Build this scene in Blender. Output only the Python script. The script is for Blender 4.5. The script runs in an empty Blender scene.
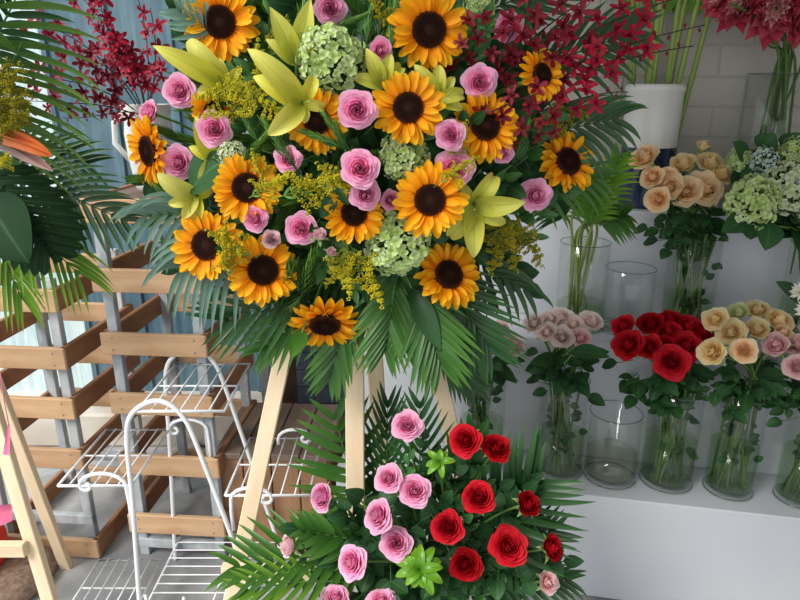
import bpy, math, random
from mathutils import Vector as V, Matrix, Quaternion, noise
R = random.Random(7)
PI = math.pi
col = bpy.context.scene.collection
SC = bpy.context.scene

# ---------------------------------------------------------------- camera
CAMH, PITCH, FPX = 1.5, math.radians(18.0), 650.0
CP, SP = math.cos(PITCH), math.sin(PITCH)
CAM = V((0, 0, CAMH))
UPV = V((0, SP, CP))
RIGHT = V((1, 0, 0))
cd = bpy.data.cameras.new('camera'); cam = bpy.data.objects.new('camera', cd); col.objects.link(cam)
cam.location = CAM; cam.rotation_euler = (PI/2 - PITCH, 0, 0)
cd.sensor_width = 36; cd.lens = FPX/800*36; cd.clip_start = .02; cd.clip_end = 60
SC.camera = cam

def P(u, v, Y):
    """the place seen at (u, v) of the photograph at the measured distance Y"""
    x = (u-400)/FPX; y = -(v-300)/FPX
    d = V((x, CP + y*SP, -SP + y*CP))
    return CAM + d*(Y/d.y)
def depth(p): return p.y*CP - (p.z-CAMH)*SP
def px(p): return depth(p)/FPX           # metres per pixel at p

# ---------------------------------------------------------------- objects
def tag(o, label=None, cat=None, group=None, kind=None):
    if label: o['label'] = label
    if cat: o['category'] = cat
    if group: o['group'] = group
    if kind: o['kind'] = kind
    return o
def thing(name, label, cat, M=None, group=None):
    o = bpy.data.objects.new(name, None); col.objects.link(o); o.empty_display_size = .02
    if M is not None: o.matrix_world = M
    return tag(o, label, cat, group)
def inst(name, mesh, parent=None, M=None, label=None):
    o = bpy.data.objects.new(name, mesh); col.objects.link(o)
    if parent is not None: o.parent = parent
    if M is not None: o.matrix_local = M
    if label: o['label'] = label
    return o
def T(p): return Matrix.Translation(p)
def S(k): return Matrix.Diagonal((k, k, k, 1))
def frame(n, roll=0.0, up=V((0, 0, 1))):
    """rotation whose +Z is n and whose +Y leans to up, then rolled"""
    z = n.normalized(); x = up.cross(z)
    if x.length < 1e-4: x = V((1, 0, 0))
    x.normalize(); y = z.cross(x)
    m = Matrix((x, y, z)).transposed().to_4x4()
    return m @ Matrix.Rotation(roll, 4, 'Z')
def yframe(d, nrm):
    """rotation whose +Y is d and whose +Z leans to nrm"""
    y = d.normalized(); x = y.cross(nrm)
    if x.length < 1e-4: x = y.cross(V((.3, .5, .8)))
    x.normalize(); z = x.cross(y)
    return Matrix((x, y, z)).transposed().to_4x4()

# ---------------------------------------------------------------- mesh builder
class MB:
    def __init__(s): s.v = []; s.f = []; s.a = []
    def add(s, vs, fs, a=(0, 0, 0)):
        b = len(s.v); s.v += [tuple(p) for p in vs]; s.f += [tuple(b+i for i in f) for f in fs]
        s.a += (a if isinstance(a, list) else [a]*len(vs))
    def blade(s, M, L, W, prof, b0=0, b1=0, cup=0, nu=6, nv=2, q=0, ruf=0, twist=0, b2=0):
        p = V((0, 0, 0)); vs = []; at = []; sd = R.random()*50
        for i in range(nu+1):
            t = i/nu; ang = b0 + b1*t + b2*t*t
            if i:
                p = p + V((0, math.cos(pa), math.sin(pa)))*(L/nu)
            pa = b0 + b1*(t+.5/nu) + b2*(t+.5/nu)**2
            n = V((0, -math.sin(ang), math.cos(ang)))
            w = W*prof(t)
            for j in range(-nv, nv+1):
                k = j/nv
                z = cup*k*k*w
                if ruf: z += ruf*W*math.sin(sd+t*7+k*3.1)*abs(k)*t
                X = V((k*w, 0, 0))
                if twist: X = Matrix.Rotation(twist*t, 3, 'Y') @ X
                vs.append(M @ (p + X + n*z)); at.append((t, q, abs(k)))
        m = 2*nv+1
        s.add(vs, [(i*m+j, i*m+j+1, (i+1)*m+j+1, (i+1)*m+j) for i in range(nu) for j in range(m-1)], at)
    def tube(s, pts, r, n=6, q=0, cap=True):
        pts = [V(p) for p in pts]; N = len(pts)
        rr = r if isinstance(r, (list, tuple)) else [r]*N
        b = len(s.v); nrm = None; vs = []; at = []
        for i, p in enumerate(pts):
            d = (pts[min(i+1, N-1)] - pts[max(i-1, 0)])
            if d.length < 1e-9: d = V((0, 0, 1))
            d.normalize()
            if nrm is None:
                nrm = d.cross(V((0, 0, 1)));
                if nrm.length < .1: nrm = d.cross(V((1, 0, 0)))
            nrm = (nrm - d*nrm.dot(d))
            if nrm.length < 1e-6: nrm = d.orthogonal()
            nrm.normalize(); bt = d.cross(nrm)
            for k in range(n):
                a = 2*PI*k/n
                vs.append(p + (nrm*math.cos(a) + bt*math.sin(a))*rr[i]); at.append((i/max(1, N-1), q, 0))
        fs = [(i*n+k, i*n+(k+1) % n, (i+1)*n+(k+1) % n, (i+1)*n+k) for i in range(N-1) for k in range(n)]
        if cap: fs += [tuple(range(n-1, -1, -1)), tuple((N-1)*n+k for k in range(n))]
        s.add(vs, fs, at)
    def lathe(s, prof, n=32, M=None, q=0):
        vs = []; at = []
        for i, (r, z) in enumerate(prof):
            for k in range(n):
                a = 2*PI*k/n; p = V((r*math.cos(a), r*math.sin(a), z)); vs.append(M @ p if M else p); at.append((i/(len(prof)-1), q, 0))
        s.add(vs, [(i*n+k, i*n+(k+1) % n, (i+1)*n+(k+1) % n, (i+1)*n+k) for i in range(len(prof)-1) for k in range(n)], at)
    def box(s, M, sx, sy, sz, c=(0, 0, 0), bev=0.0):
        """box of full size sx sy sz about c in frame M, edges chamfered by bev"""
        hx, hy, hz = sx/2, sy/2, sz/2; c = V(c); e = min(bev, hx*.9, hy*.9, hz*.9)
        if e <= 0:
            vs = [M @ (c+V((x*hx, y*hy, z*hz))) for x in (-1, 1) for y in (-1, 1) for z in (-1, 1)]
            s.add(vs, [(0, 1, 3, 2), (4, 6, 7, 5), (0, 4, 5, 1), (2, 3, 7, 6), (0, 2, 6, 4), (1, 5, 7, 3)]); return
        vs = []; idx = {}
        for x in (-1, 1):
            for y in (-1, 1):
                for z in (-1, 1):
                    for ax in range(3):
                        p = [x*(hx-e), y*(hy-e), z*(hz-e)]
                        p[ax] = (x*hx, y*hy, z*hz)[ax]
                        idx[(x, y, z, ax)] = len(vs); vs.append(M @ (c+V(p)))
        fs = []
        for ax in range(3):
            o = [(1, 2), (2, 0), (0, 1)][ax]
            for sg in (-1, 1):
                q = []
                for a, b in ((-1, -1), (1, -1), (1, 1), (-1, 1)):
                    k = [0, 0, 0]; k[ax] = sg; k[o[0]] = a; k[o[1]] = b; q.append(idx[(*k, ax)])
                fs.append(q if sg > 0 else q[::-1])
        for ax in range(3):          # edges running along ax
            o1, o2 = [(1, 2), (2, 0), (0, 1)][ax]
            for a in (-1, 1):
                for b in (-1, 1):
                    def K(s_, which):
                        k = [0, 0, 0]; k[ax] = s_; k[o1] = a; k[o2] = b; return idx[(*k, which)]
                    q = [K(-1, o1), K(1, o1), K(1, o2), K(-1, o2)]
                    fs.append(q if a*b < 0 else q[::-1])
        for x in (-1, 1):
            for y in (-1, 1):
                for z in (-1, 1):
                    q = [idx[(x, y, z, 0)], idx[(x, y, z, 1)], idx[(x, y, z, 2)]]
                    fs.append(q if x*y*z > 0 else q[::-1])
        s.add(vs, fs)
    def blob(s, p, r, q=0, M=None):
        o = [(1,0,0),(-1,0,0),(0,1,0),(0,-1,0),(0,0,1),(0,0,-1)]
        s.add([V(p)+V(d)*r*(.8+.4*R.random()) for d in o], [(0,2,4),(2,1,4),(1,3,4),(3,0,4),(2,0,5),(1,2,5),(3,1,5),(0,3,5)], (R.random(), q, 0))
    def mesh(s, name, mat, smooth=True):
        me = bpy.data.meshes.new(name); me.from_pydata(s.v, [], s.f); me.materials.append(mat)
        at = me.attributes.new('c', 'FLOAT_COLOR', 'POINT')
        at.data.foreach_set('color', [x for a in s.a for x in (a[0], a[1], a[2], 1)])
        me.polygons.foreach_set('use_smooth', [smooth]*len(me.polygons)); me.update()
        return me
    def build(s, name, mat, parent=None, M=None, smooth=True, label=None):
        return inst(name, s.mesh(name, mat, smooth), parent, M, label)

def bez(p0, p1, p2, p3, n=8):
    return [p0*(1-t)**3 + p1*3*t*(1-t)**2 + p2*3*t*t*(1-t) + p3*t**3 for t in [i/n for i in range(n+1)]]

# ---------------------------------------------------------------- materials
def srgb(*c):
    if len(c) == 1: c = tuple(int(c[0][i:i+2], 16) for i in (0, 2, 4))
    return tuple((x/255/12.92 if x/255 <= .04045 else ((x/255+.055)/1.055)**2.4) for x in c) + (1,)
def newmat(name):
    m = bpy.data.materials.new(name); m.use_nodes = True; nt = m.node_tree
    for n in list(nt.nodes): nt.nodes.remove(n)
    return m, nt, nt.nodes.new
def ramp(nt, fac, stops):
    r = nt.nodes.new('ShaderNodeValToRGB'); e = r.color_ramp.elements
    e[0].position, e[0].color = stops[0]; e[1].position, e[1].color = stops[-1]
    for p, c in stops[1:-1]:
        k = e.new(p); k.color = c
    nt.links.new(fac, r.inputs[0]); return r.outputs[0]
def mix(nt, fac, a, b, mode='MIX'):
    n = nt.nodes.new('ShaderNodeMix'); n.data_type = 'RGBA'; n.blend_type = mode
    for sk, v in ((n.inputs[0], fac), (n.inputs[6], a), (n.inputs[7], b)):
        if isinstance(v, (int, float)): sk.default_value = v
        elif isinstance(v, tuple): sk.default_value = v
        else: nt.links.new(v, sk)
    return n.outputs[2]
def math_(nt, op, a, b=0.0):
    n = nt.nodes.new('ShaderNodeMath'); n.operation = op
    for sk, v in ((n.inputs[0], a), (n.inputs[1], b)):
        if isinstance(v, (int, float)): sk.default_value = v
        else: nt.links.new(v, sk)
    return n.outputs[0]
def objcoord(nt, scale=(1, 1, 1), rot=(0, 0, 0)):
    t = nt.nodes.new('ShaderNodeTexCoord'); m = nt.nodes.new('ShaderNodeMapping')
    m.inputs['Scale'].default_value = scale; m.inputs['Rotation'].default_value = rot
    nt.links.new(t.outputs['Object'], m.inputs[0]); return m.outputs[0]
def noisef(nt, vec, scale, detail=4, rough=.55):
    n = nt.nodes.new('ShaderNodeTexNoise'); n.inputs['Scale'].default_value = scale
    n.inputs['Detail'].default_value = detail; n.inputs['Roughness'].default_value = rough
    nt.links.new(vec, n.inputs['Vector']); return n.outputs[0]
def finish(nt, colr, rough=.6, spec=.4, trans=0.0, bump=None, bstr=.3, bdist=.01, metal=0, coat=0):
    b = nt.nodes.new('ShaderNodeBsdfPrincipled'); out = nt.nodes.new('ShaderNodeOutputMaterial')
    if isinstance(colr, tuple): b.inputs['Base Color'].default_value = colr
    else: nt.links.new(colr, b.inputs['Base Color'])
    if isinstance(rough, (int, float)): b.inputs['Roughness'].default_value = rough
    else: nt.links.new(rough, b.inputs['Roughness'])
    b.inputs['Specular IOR Level'].default_value = spec; b.inputs['Metallic'].default_value = metal
    b.inputs['Coat Weight'].default_value = coat
    if bump is not None:
        bp = nt.nodes.new('ShaderNodeBump'); bp.inputs['Strength'].default_value = bstr; bp.inputs['Distance'].default_value = bdist
        nt.links.new(bump, bp.inputs['Height']); nt.links.new(bp.outputs[0], b.inputs['Normal'])
    sh = b.outputs[0]
    if trans > 0:
        tr = nt.nodes.new('ShaderNodeBsdfTranslucent')
        if isinstance(colr, tuple): tr.inputs[0].default_value = colr
        else: nt.links.new(colr, tr.inputs[0])
        mx = nt.nodes.new('ShaderNodeMixShader'); mx.inputs[0].default_value = trans
        nt.links.new(sh, mx.inputs[1]); nt.links.new(tr.outputs[0], mx.inputs[2]); sh = mx.outputs[0]
    nt.links.new(sh, out.inputs[0])
def organic(name, stops, stopsq=None, kq=1.0, rough=.5, spec=.3, trans=.25, rib=None, nz=.12, nscale=40):
    """petal / leaf: colour along the blade (c.r), second ramp mixed in by c.g, midrib by c.b"""
    m, nt, N = newmat(name)
    a = N('ShaderNodeAttribute'); a.attribute_name = 'c'
    s = N('ShaderNodeSeparateColor'); nt.links.new(a.outputs['Color'], s.inputs[0])
    c = ramp(nt, s.outputs[0], stops)
    if stopsq: c = mix(nt, math_(nt, 'MULTIPLY', s.outputs[1], kq), c, ramp(nt, s.outputs[0], stopsq))
    if rib: c = mix(nt, ramp(nt, s.outputs[2], [(0, (1, 1, 1, 1)), (.09, (0, 0, 0, 1))]), c, rib)
    oc = objcoord(nt); n = noisef(nt, oc, nscale, 3)
    oi = N('ShaderNodeObjectInfo')
    hs = N('ShaderNodeHueSaturation')
    v = math_(nt, 'ADD', math_(nt, 'MULTIPLY', math_(nt, 'SUBTRACT', n, .5), nz*3), math_(nt, 'ADD', math_(nt, 'MULTIPLY', oi.outputs['Random'], .16), .92))
    nt.links.new(v, hs.inputs['Value']); nt.links.new(c, hs.inputs['Color'])
    finish(nt, hs.outputs[0], rough, spec, trans)
    return m
W1 = (1, 1, 1, 1)
G = srgb
M = {}
M['sun_petal'] = organic('sunflower_petal_yellow', [(0, G('ee7c00')), (.3, G('fca20a')), (1, G('ffbd18'))], [(0, G('f78f00')), (1, G('ffcc28'))], rough=.55, trans=.3, spec=.2)
M['sun_disc'] = organic('sunflower_disc_brown', [(0, G('2e1a10')), (.35, G('1f110c')), (.75, G('2c140d')), (1, G('56301a'))], rough=.9, spec=.1, trans=0)
M['green_stem'] = organic('flower_stem_green', [(0, G('5d8038')), (1, G('4a6b30'))], rough=.5, trans=.05)
M['sepal'] = organic('sepal_green', [(0, G('6d9a45')), (1, G('4f7a35'))], trans=.2)
def rosemat(n, inner, outer, edge, tr=.3):
    return organic(n, [(0, G(inner)), (.7, G(inner)), (1, G(edge))], [(0, G(outer)), (.6, G(outer)), (1, G(edge))], rough=.6, spec=.15, trans=tr, nz=.05)
M['rose_pink'] = rosemat('rose_pink', 'ee5aa8', 'f6a4d0', 'fccbe4', .38)
M['rose_blush'] = rosemat('rose_pale_blush', 'f0b9c6', 'f3d2d6', 'f6dfe0')
M['rose_red'] = rosemat('rose_red', 'b00a1a', 'c2101f', 'd42433')
M['rose_dark'] = rosemat('rose_dark_red', '98040f', 'ad0716', 'bf1420')
M['rose_peach'] = rosemat('rose_peach', 'ffcf95', 'fde3b4', 'feefd0', .5)
M['rose_cream'] = rosemat('rose_cream', 'fbd488', 'fae8b4', 'f8f0cc', .5)
M['rose_greenish'] = rosemat('rose_green_cream', 'dfe6a0', 'e8eeb8', 'eef2cc', .5)
M['rose_white'] = rosemat('rose_white_pink', 'f9dad0', 'fbece6', 'fdf4f0', .5)
M['rose_lilac'] = rosemat('rose_pale_pink', 'f9c0ca', 'fad6d8', 'fce4e2', .5)
M['calyx'] = organic('rose_calyx', [(0, G('7c9a56')), (1, G('8aa864'))], trans=.2)
M['lily'] = organic('lily_yellow', [(0, G('b4c23c')), (.3, G('dcd83a')), (1, G('e8e262'))], [(0, G('c2c244')), (1, G('e4e084'))], rough=.45, spec=.3, trans=.3, rib=G('c5cc40'), nz=.04)
M['lily_pale'] = organic('lily_pale_yellow', [(0, G('a8b548')), (.4, G('cdd050')), (1, G('dfdc70'))], rough=.45, trans=.3, rib=G('a9b348'), nz=.04)
M['anther'] = organic('lily_anther', [(0, G('b98a3a')), (1, G('a8722a'))], trans=0)
M['hyd_green'] = organic('hydrangea_floret_green', [(0, G('b8d080')), (.5, G('d2e4a8')), (1, G('eaf4d4'))], [(0, G('a9c860')), (1, G('d0e09a'))], rough=.6, trans=.3, nz=.06)
M['hyd_white'] = organic('hydrangea_floret_white', [(0, G('cddba0')), (.5, G('e4ecd0')), (1, G('f0f3e6'))], [(0, G('bcd089')), (1, G('e0e8c4'))], rough=.6, trans=.3, nz=.06)
M['hyd_blue'] = organic('hydrangea_floret_blue', [(0, G('c8dcb8')), (1, G('cfdfe2'))], rough=.6, trans=.3, nz=.06)
M['solidago'] = organic('goldenrod_yellow', [(0, G('b0a41a')), (.5, G('cfc422')), (1, G('e6dc3a'))], rough=.8, trans=.2)
M['solidago_g'] = organic('goldenrod_olive', [(0, G('88861c')), (.6, G('b0a828')), (1, G('cbbc34'))], rough=.8, trans=.2)
M['palm'] = organic('palm_green', [(0, G('3d6a28')), (.5, G('427226')), (1, G('568230'))], [(0, G('33602a')), (1, G('437628'))], rough=.38, spec=.4, trans=.25, nz=.1)
M['palm_dark'] = organic('palm_dark_green', [(0, G('234a22')), (1, G('2f5c28'))], [(0, G('1c401e')), (1, G('2a5626'))], rough=.38, spec=.4, trans=.18, nz=.1)
M['palm_grey'] = organic('palm_grey_green', [(0, G('6e9180')), (1, G('7fa393'))], [(0, G('58806c')), (1, G('739a88'))], rough=.4, spec=.5, trans=.2)
M['palm_olive'] = organic('palm_olive_green', [(0, G('567a38')), (.6, G('5f843c')), (1, G('74913f'))], [(0, G('47702f')), (1, G('5a8038'))], rough=.42, spec=.35, trans=.25)
M['palm_light'] = organic('palm_light_green', [(0, G('5c8a2a')), (.6, G('72a02f')), (1, G('93a83e'))], [(0, G('4b7d28')), (1, G('6d9a30'))], rough=.4, trans=.3)
M['leaf'] = organic('leaf_dark_green', [(0, G('1f4220')), (1, G('2a5228'))], [(0, G('2c5230')), (1, G('386038'))], rough=.5, spec=.22, trans=.15, rib=G('47703f'))
M['leaf_mid'] = organic('leaf_mid_green', [(0, G('3a6b35')), (1, G('4a8040'))], rough=.4, spec=.45, trans=.2, rib=G('7fa567'))
M['leaf_bright'] = organic('leaf_bright_green', [(0, G('4f8a1e')), (.6, G('6da526')), (1, G('8cba32'))], rough=.35, spec=.5, trans=.3, rib=G('3f7d20'))
M['leaf_rib'] = organic('leaf_big_dark', [(0, G('17341a')), (1, G('1b3b1d'))], rough=.6, spec=.15, trans=.08, rib=G('335a35'))
M['needle'] = organic('needle_green', [(0, G('3c6a2c')), (1, G('7ba83f'))], [(0, G('2c5428')), (1, G('4d7d38'))], rough=.5, trans=.2)
M['orchid'] = organic('orchid_crimson', [(0, G('8e0c2c')), (.6, G('a81030')), (1, G('b8183a'))], [(0, G('6a0822')), (1, G('8a0a28'))], rough=.5, spec=.3, trans=.2)
M['orchid_dark'] = organic('orchid_wine', [(0, G('740a1e')), (1, G('8a0e26'))], [(0, G('520614')), (1, G('680a1c'))], rough=.5, spec=.3, trans=.15)
M['orchid_stem'] = organic('orchid_stem_dark', [(0, G('4c5a2c')), (.4, G('3b2226')), (1, G('331820'))], trans=0)
M['bop'] = organic('strelitzia_orange', [(0, G('e08a5a')), (.6, G('f08a4a')), (1, G('e27434'))], rough=.5, trans=.25)
M['bop_sheath'] = organic('strelitzia_sheath', [(0, G('6f6a58')), (.5, G('a58a86')), (1, G('c39c95'))], rough=.5, trans=.1)
M['protea_in'] = organic('bloom_pale_pink', [(0, G('e8c3b0')), (1, G('f0d0c8'))], [(0, G('d8808c')), (1, G('e9a5a9'))], rough=.6, trans=.2)
M['protea_out'] = organic('bloom_crimson', [(0, G('a01c3a')), (1, G('c23450'))], [(0, G('c8485c')), (1, G('e08088'))], rough=.6, trans=.2)
M['mum'] = organic('daisy_white', [(0, G('e6e4c8')), (1, G('f2f1ea'))], rough=.6, trans=.2)
M['bamboo'] = organic('thick_stem_green', [(0, G('5e7a34')), (.6, G('7f9648')), (1, G('8f9f55'))], rough=.4, trans=.05)
# ================================================================ flower meshes
def lance(t): return (math.sin(PI*min(1, t*.96+.04)))**.8*(1-.25*t)
def oval(t): return math.sin(PI*(t*.93+.05))**.65
def spoon(t): return (.25+.75*math.sin(PI*(.06+.9*t**.8))**.9)*(1 if t < .97 else .35)
def petalp(t): return (.45+.55*math.sin(PI*.5*min(1, t/.55)))*max(0, 1-max(0, (t-.5)/.52)**2.6)**.75+.03
def pointed(t): return (math.sin(PI*t**.75)*.95+.08)*(1-t**6) + .02
def strap(t): return min(1, .35+4*t)*(1-t**3)+.015
def leafp(t): return math.sin(PI*t**.8)**.85 + .01

def sunflower_meshes(seed, n1=21, n2=19):
    st = R.getstate(); R.seed(seed)
    d = MB(); r = .031
    d.lathe([(.001, .010), (r*.35, .0085), (r*.7, .010), (r*.92, .006), (r, -.002), (r*.8, -.010), (.001, -.012)], 28)
    for i in range(330):
        q = math.sqrt(i/330); a = i*2.39996; rr = r*.97*q
        z = .0095 - .0015*math.cos(q*3) - .004*max(0, q-.7)*3
        h = .0018+.0032*q*R.random()
        b = len(d.v); e = .0013
        px_, py_ = rr*math.cos(a), rr*math.sin(a)
        d.add([(px_-e, py_-e, z-.001), (px_+e, py_-e, z-.001), (px_+e, py_+e, z-.001), (px_-e, py_+e, z-.001), (px_, py_, z+h)],
              [(0, 1, 4), (1, 2, 4), (2, 3, 4), (3, 0, 4)], (q, 0, 0))
    k = MB()
    for n, L, b0, z in ((n1, .045, .10, -.004), (n2, .043, .30, .0), (9, .036, .5, .002)):
        for i in range(n):
            a = 2*PI*i/n + R.uniform(-.09, .09) + (.5*n/10)
            Mx = Matrix.Rotation(a, 4, 'Z') @ T((0, r*.86, z)) @ Matrix.Rotation(R.uniform(-.25, .25), 4, 'Y')
            l = L*R.uniform(.86, 1.1)
            k.blade(Mx, l, l*R.uniform(.17, .215), petalp, b0+R.uniform(-.1, .12), R.uniform(-.45, .3), .5, 8, 2, R.random(), .12)
    c = MB()
    for i in range(16):
        a = 2*PI*i/16
        c.blade(Matrix.Rotation(a, 4, 'Z') @ T((0, .012, -.012)), .036, .0075, pointed, -.1, .35, .2, 4, 1, R.random())
    c.lathe([(.001, -.012), (.02, -.0125), (.018, -.017), (.006, -.022), (.003, -.03)], 12)
    R.setstate(st)
    return d.mesh('sunflower_disc', M['sun_disc']), k.mesh('sunflower_petals', M['sun_petal']), c.mesh('sunflower_sepals', M['sepal'])
SUN = [sunflower_meshes(i+3) for i in range(4)]

def rose_mesh(mat, seed, openness=1.0, n=30):
    n = int(n*1.4)
    """unit rose: outer radius about 1, +Z out of the bloom, nested cupped petals on a spiral"""
    st = R.getstate(); R.seed(seed); b = MB()
    for k in range(n):
        q = (k+.5)/n
        phi = k*2.39996 + R.uniform(-.25, .25)
        Rk = .07 + .70*q**.9*(.55+.45*openness)
        H = (1.02 - .50*q**1.4*openness)
        A = 1.25 - .35*q if q > .2 else 1.9
        z0 = .0
        curl = max(0, q-.25)*.95*openness
        nu, nv = 7, 6; vs = []; at = []; sd = R.random()*30
        hj = R.uniform(.88, 1.08)
        for i in range(nu+1):
            t = i/nu
            for j in range(-nv, nv+1):
                s = j/nv
                wp = math.sin(PI*(.12+.62*t))**.6
                tt = t*(1-.20*s*s*t)
                g = .12 + .88*math.sin(min(1, tt*1.25)*PI/2)
                rad = Rk*g + curl*max(0, tt-.58)**1.35*1.25 + .035*s*(.4+t) + .03*math.sin(sd+s*5+t*4)*t*t*(.3+q) + .008*math.sin(sd*3+s*13)*t**3
                z = z0 + H*hj*(tt - .42*openness*max(0, tt-.72)**1.2*q*2.2) + .03*math.sin(sd*2+s*5)*t*t + .008*math.sin(sd+s*15)*t**3
                if q > .55 and t > .85: z -= .05*abs(math.sin(s*2.2+sd))
                an = phi + s*A*wp
                vs.append((rad*math.cos(an), rad*math.sin(an), z)); at.append((t, q, abs(s)))
        m = 2*nv+1
        b.add(vs, [(i*m+j, i*m+j+1, (i+1)*m+j+1, (i+1)*m+j) for i in range(nu) for j in range(m-1)], at)
    R.setstate(st)
    return b.mesh('rose_bloom', mat)
ROSE = {}
for nm in ('pink', 'red', 'dark', 'peach', 'cream', 'greenish', 'white', 'lilac', 'blush'):
    ROSE[nm] = [rose_mesh(M['rose_'+nm], 11+i, o, nn) for i, (o, nn) in enumerate(((1.05, 32), (.85, 30), (.6, 26), (.2, 16)))]
def calyx_mesh():
    c = MB(); c.lathe([(.001, -.28), (.16, -.25), (.2, -.08), (.3, .02), (.26, .12)], 12)
    for i in range(5): c.blade(Matrix.Rotation(i*2*PI/5, 4, 'Z') @ T((0, .24, .0)), .75, .13, pointed, .9, -1.6, .2, 5, 1, R.random())
    return c.mesh('rose_calyx', M['calyx'])
CALYX = calyx_mesh()
def roseleaf_mesh(mat, n=3):
    b = MB(); b.tube([(0, 0, 0), (0, .02, .001), (0, .05, .002)], .0011, 5, .2)
    for (x, y, a, L) in (((0, .045, 0, .05), (0, .028, 1.0, .038), (0, .028, -1.0, .038))[:n]):
        b.blade(T((x, y, .002)) @ Matrix.Rotation(a, 4, 'Z'), L, L*.34, leafp, .15, -.7, .25, 6, 2, R.random(), .08)
    return b.mesh('rose_leaf', mat)
RLEAF = [roseleaf_mesh(M['leaf']), roseleaf_mesh(M['leaf'], 1), roseleaf_mesh(M['leaf_mid'])]

def lily_meshes(mat, seed, reflex=1.0):
    st = R.getstate(); R.seed(seed); b = MB()
    for i in range(6):
        big = i % 2
        Mx = Matrix.Rotation(i*PI/3, 4, 'Z') @ T((0, .004, 0))
        L = .112*R.uniform(.95, 1.06)
        b.blade(Mx, L, L*(.225 if big else .175), lambda t: (.22+.9*math.sin(PI*(t**.85*.9+.06)))*(1-t**7*.9), 1.32-.1*big, -.5*reflex, .35, 10, 3, R.random(), .07, b2=-1.45*reflex*R.uniform(.7, 1.2))
    a = MB(); pist = MB()
    for i in range(6):
        an = i*PI/3+.5; d = V((math.cos(an)*.28, math.sin(an)*.28, 1))
        pts = bez(V((0, 0, .01)), V((0, 0, .04)), d*.05, d*.07+V((0, 0, .004)), 5)
        a.tube(pts, .0009, 5, .3)
        a.blade(T(pts[-1]) @ Matrix.Rotation(an, 4, 'Z') @ T((0, -.006, 0)), .013, .0018, oval, 0, 0, .5, 3, 1, .8)
    pist.tube([(0, 0, .01), (0, .002, .05), (.002, .004, .085)], [.0014, .0013, .0022], 6)
    R.setstate(st)
    return b.mesh('lily_petals', mat), a.mesh('lily_stamens', M['anther']), pist.mesh('lily_pistil', M['lily_pale'])
LILY = [lily_meshes(M['lily'], 1), lily_meshes(M['lily'], 2, .75), lily_meshes(M['lily_pale'], 3, .9), lily_meshes(M['lily_pale'], 4, .45)]

def hydrangea_mesh(mat, seed, n=120):
    """unit head, radius 1, dome opening to +Z"""
    st = R.getstate(); R.seed(seed); b = MB()
    for i in range(n):
        z = 1 - (i+.5)/n*1.35; rr = math.sqrt(max(0, 1-z*z)); a = i*2.39996
        nrm = V((rr*math.cos(a), rr*math.sin(a), z)); p = nrm*R.uniform(.86, 1.04)*V((1, 1, .85)).length/V((1, 1, .85)).length
        p = V((p.x, p.y, p.z*.85))
        p = p*R.choice((.82, .92, 1.0, 1.04))*(1+.1*noise.noise(nrm*2.3+V((seed*5, 0, 0)))*2)
        F = T(p) @ frame(nrm + V((R.uniform(-.6, .6), R.uniform(-.6, .6), R.uniform(-.6, .6))), R.random()*6)
        L = R.uniform(.14, .22); q = R.random()
        for k in range(4):
            b.blade(F @ Matrix.Rotation(k*PI/2+R.uniform(-.15, .15), 4, 'Z'), L, L*.5, oval, R.uniform(.3, .9), -.9, .5, 5, 2, q)
        b.blob(p+nrm*.02, .02, q)
    for i in range(14):
        a = i*2.4; b.tube([(0, 0, -.9), (.5*math.cos(a), .5*math.sin(a), -.1), (.8*math.cos(a), .8*math.sin(a), .1+.3*(i % 3))], .02, 4, 1)
    R.setstate(st)
    return b.mesh('hydrangea_bloom', mat)
HYD = {'green': hydrangea_mesh(M['hyd_green'], 1), 'white': hydrangea_mesh(M['hyd_white'], 2), 'blue': hydrangea_mesh(M['hyd_blue'], 3, 60)}

def solidago_meshes(mat, seed, nb=17):
    """plume about .16 long along +Y"""
    st = R.getstate(); R.seed(seed); s = MB(); b = MB()
    pts = bez(V((0, -.06, 0)), V((0, 0, 0)), V((0, .06, .012)), V((.01, .13, .0)), 10)
    s.tube(pts, [.0016-.0001*i for i in range(11)], 5)
    for i in range(nb):
        t = .22+.75*i/nb; p = pts[min(10, int(t*10))]; a = i*2.1+R.uniform(-.4, .4)
        L = .055*(1.15-t)*R.uniform(.7, 1.2)
        d = V((math.cos(a), 0, math.sin(a)*.8))
        e = p + d*L + V((0, L*.7, 0)); m1 = p + d*L*.3 + V((0, L*.5, 0))
        cp = bez(p, m1, e-V((0, L*.1, 0)), e - V((0, L*.25, 0)) + d*.004, 7)
        s.tube(cp, .0007, 4)
        for c in cp[1:]:
            for _ in range(9):
                b.blob(c+V((R.uniform(-1, 1), R.uniform(-1, 1), R.uniform(-1, 1)))*.0055, .0024*R.uniform(.6, 1.15))
    for c in pts[6:]:
        for _ in range(8): b.blob(c+V((R.uniform(-1, 1), R.uniform(-1, 1), R.uniform(-1, 1)))*.006, .0027)
    for i in range(6):
        p = pts[1+i//2]; s.blade(T(p) @ Matrix.Rotation(i*2.3, 4, 'Y') @ Matrix.Rotation(.5, 4, 'Z'), .035, .004, lance, .4, -.5, 0, 4, 1, .5)
    R.setstate(st)
    return s.mesh('goldenrod_stem', M['sepal']), b.mesh('goldenrod_plume', mat)
SOL = [solidago_meshes(M['solidago'], 5), solidago_meshes(M['solidago'], 6, 20), solidago_meshes(M['solidago_g'], 7, 19)]

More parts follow.
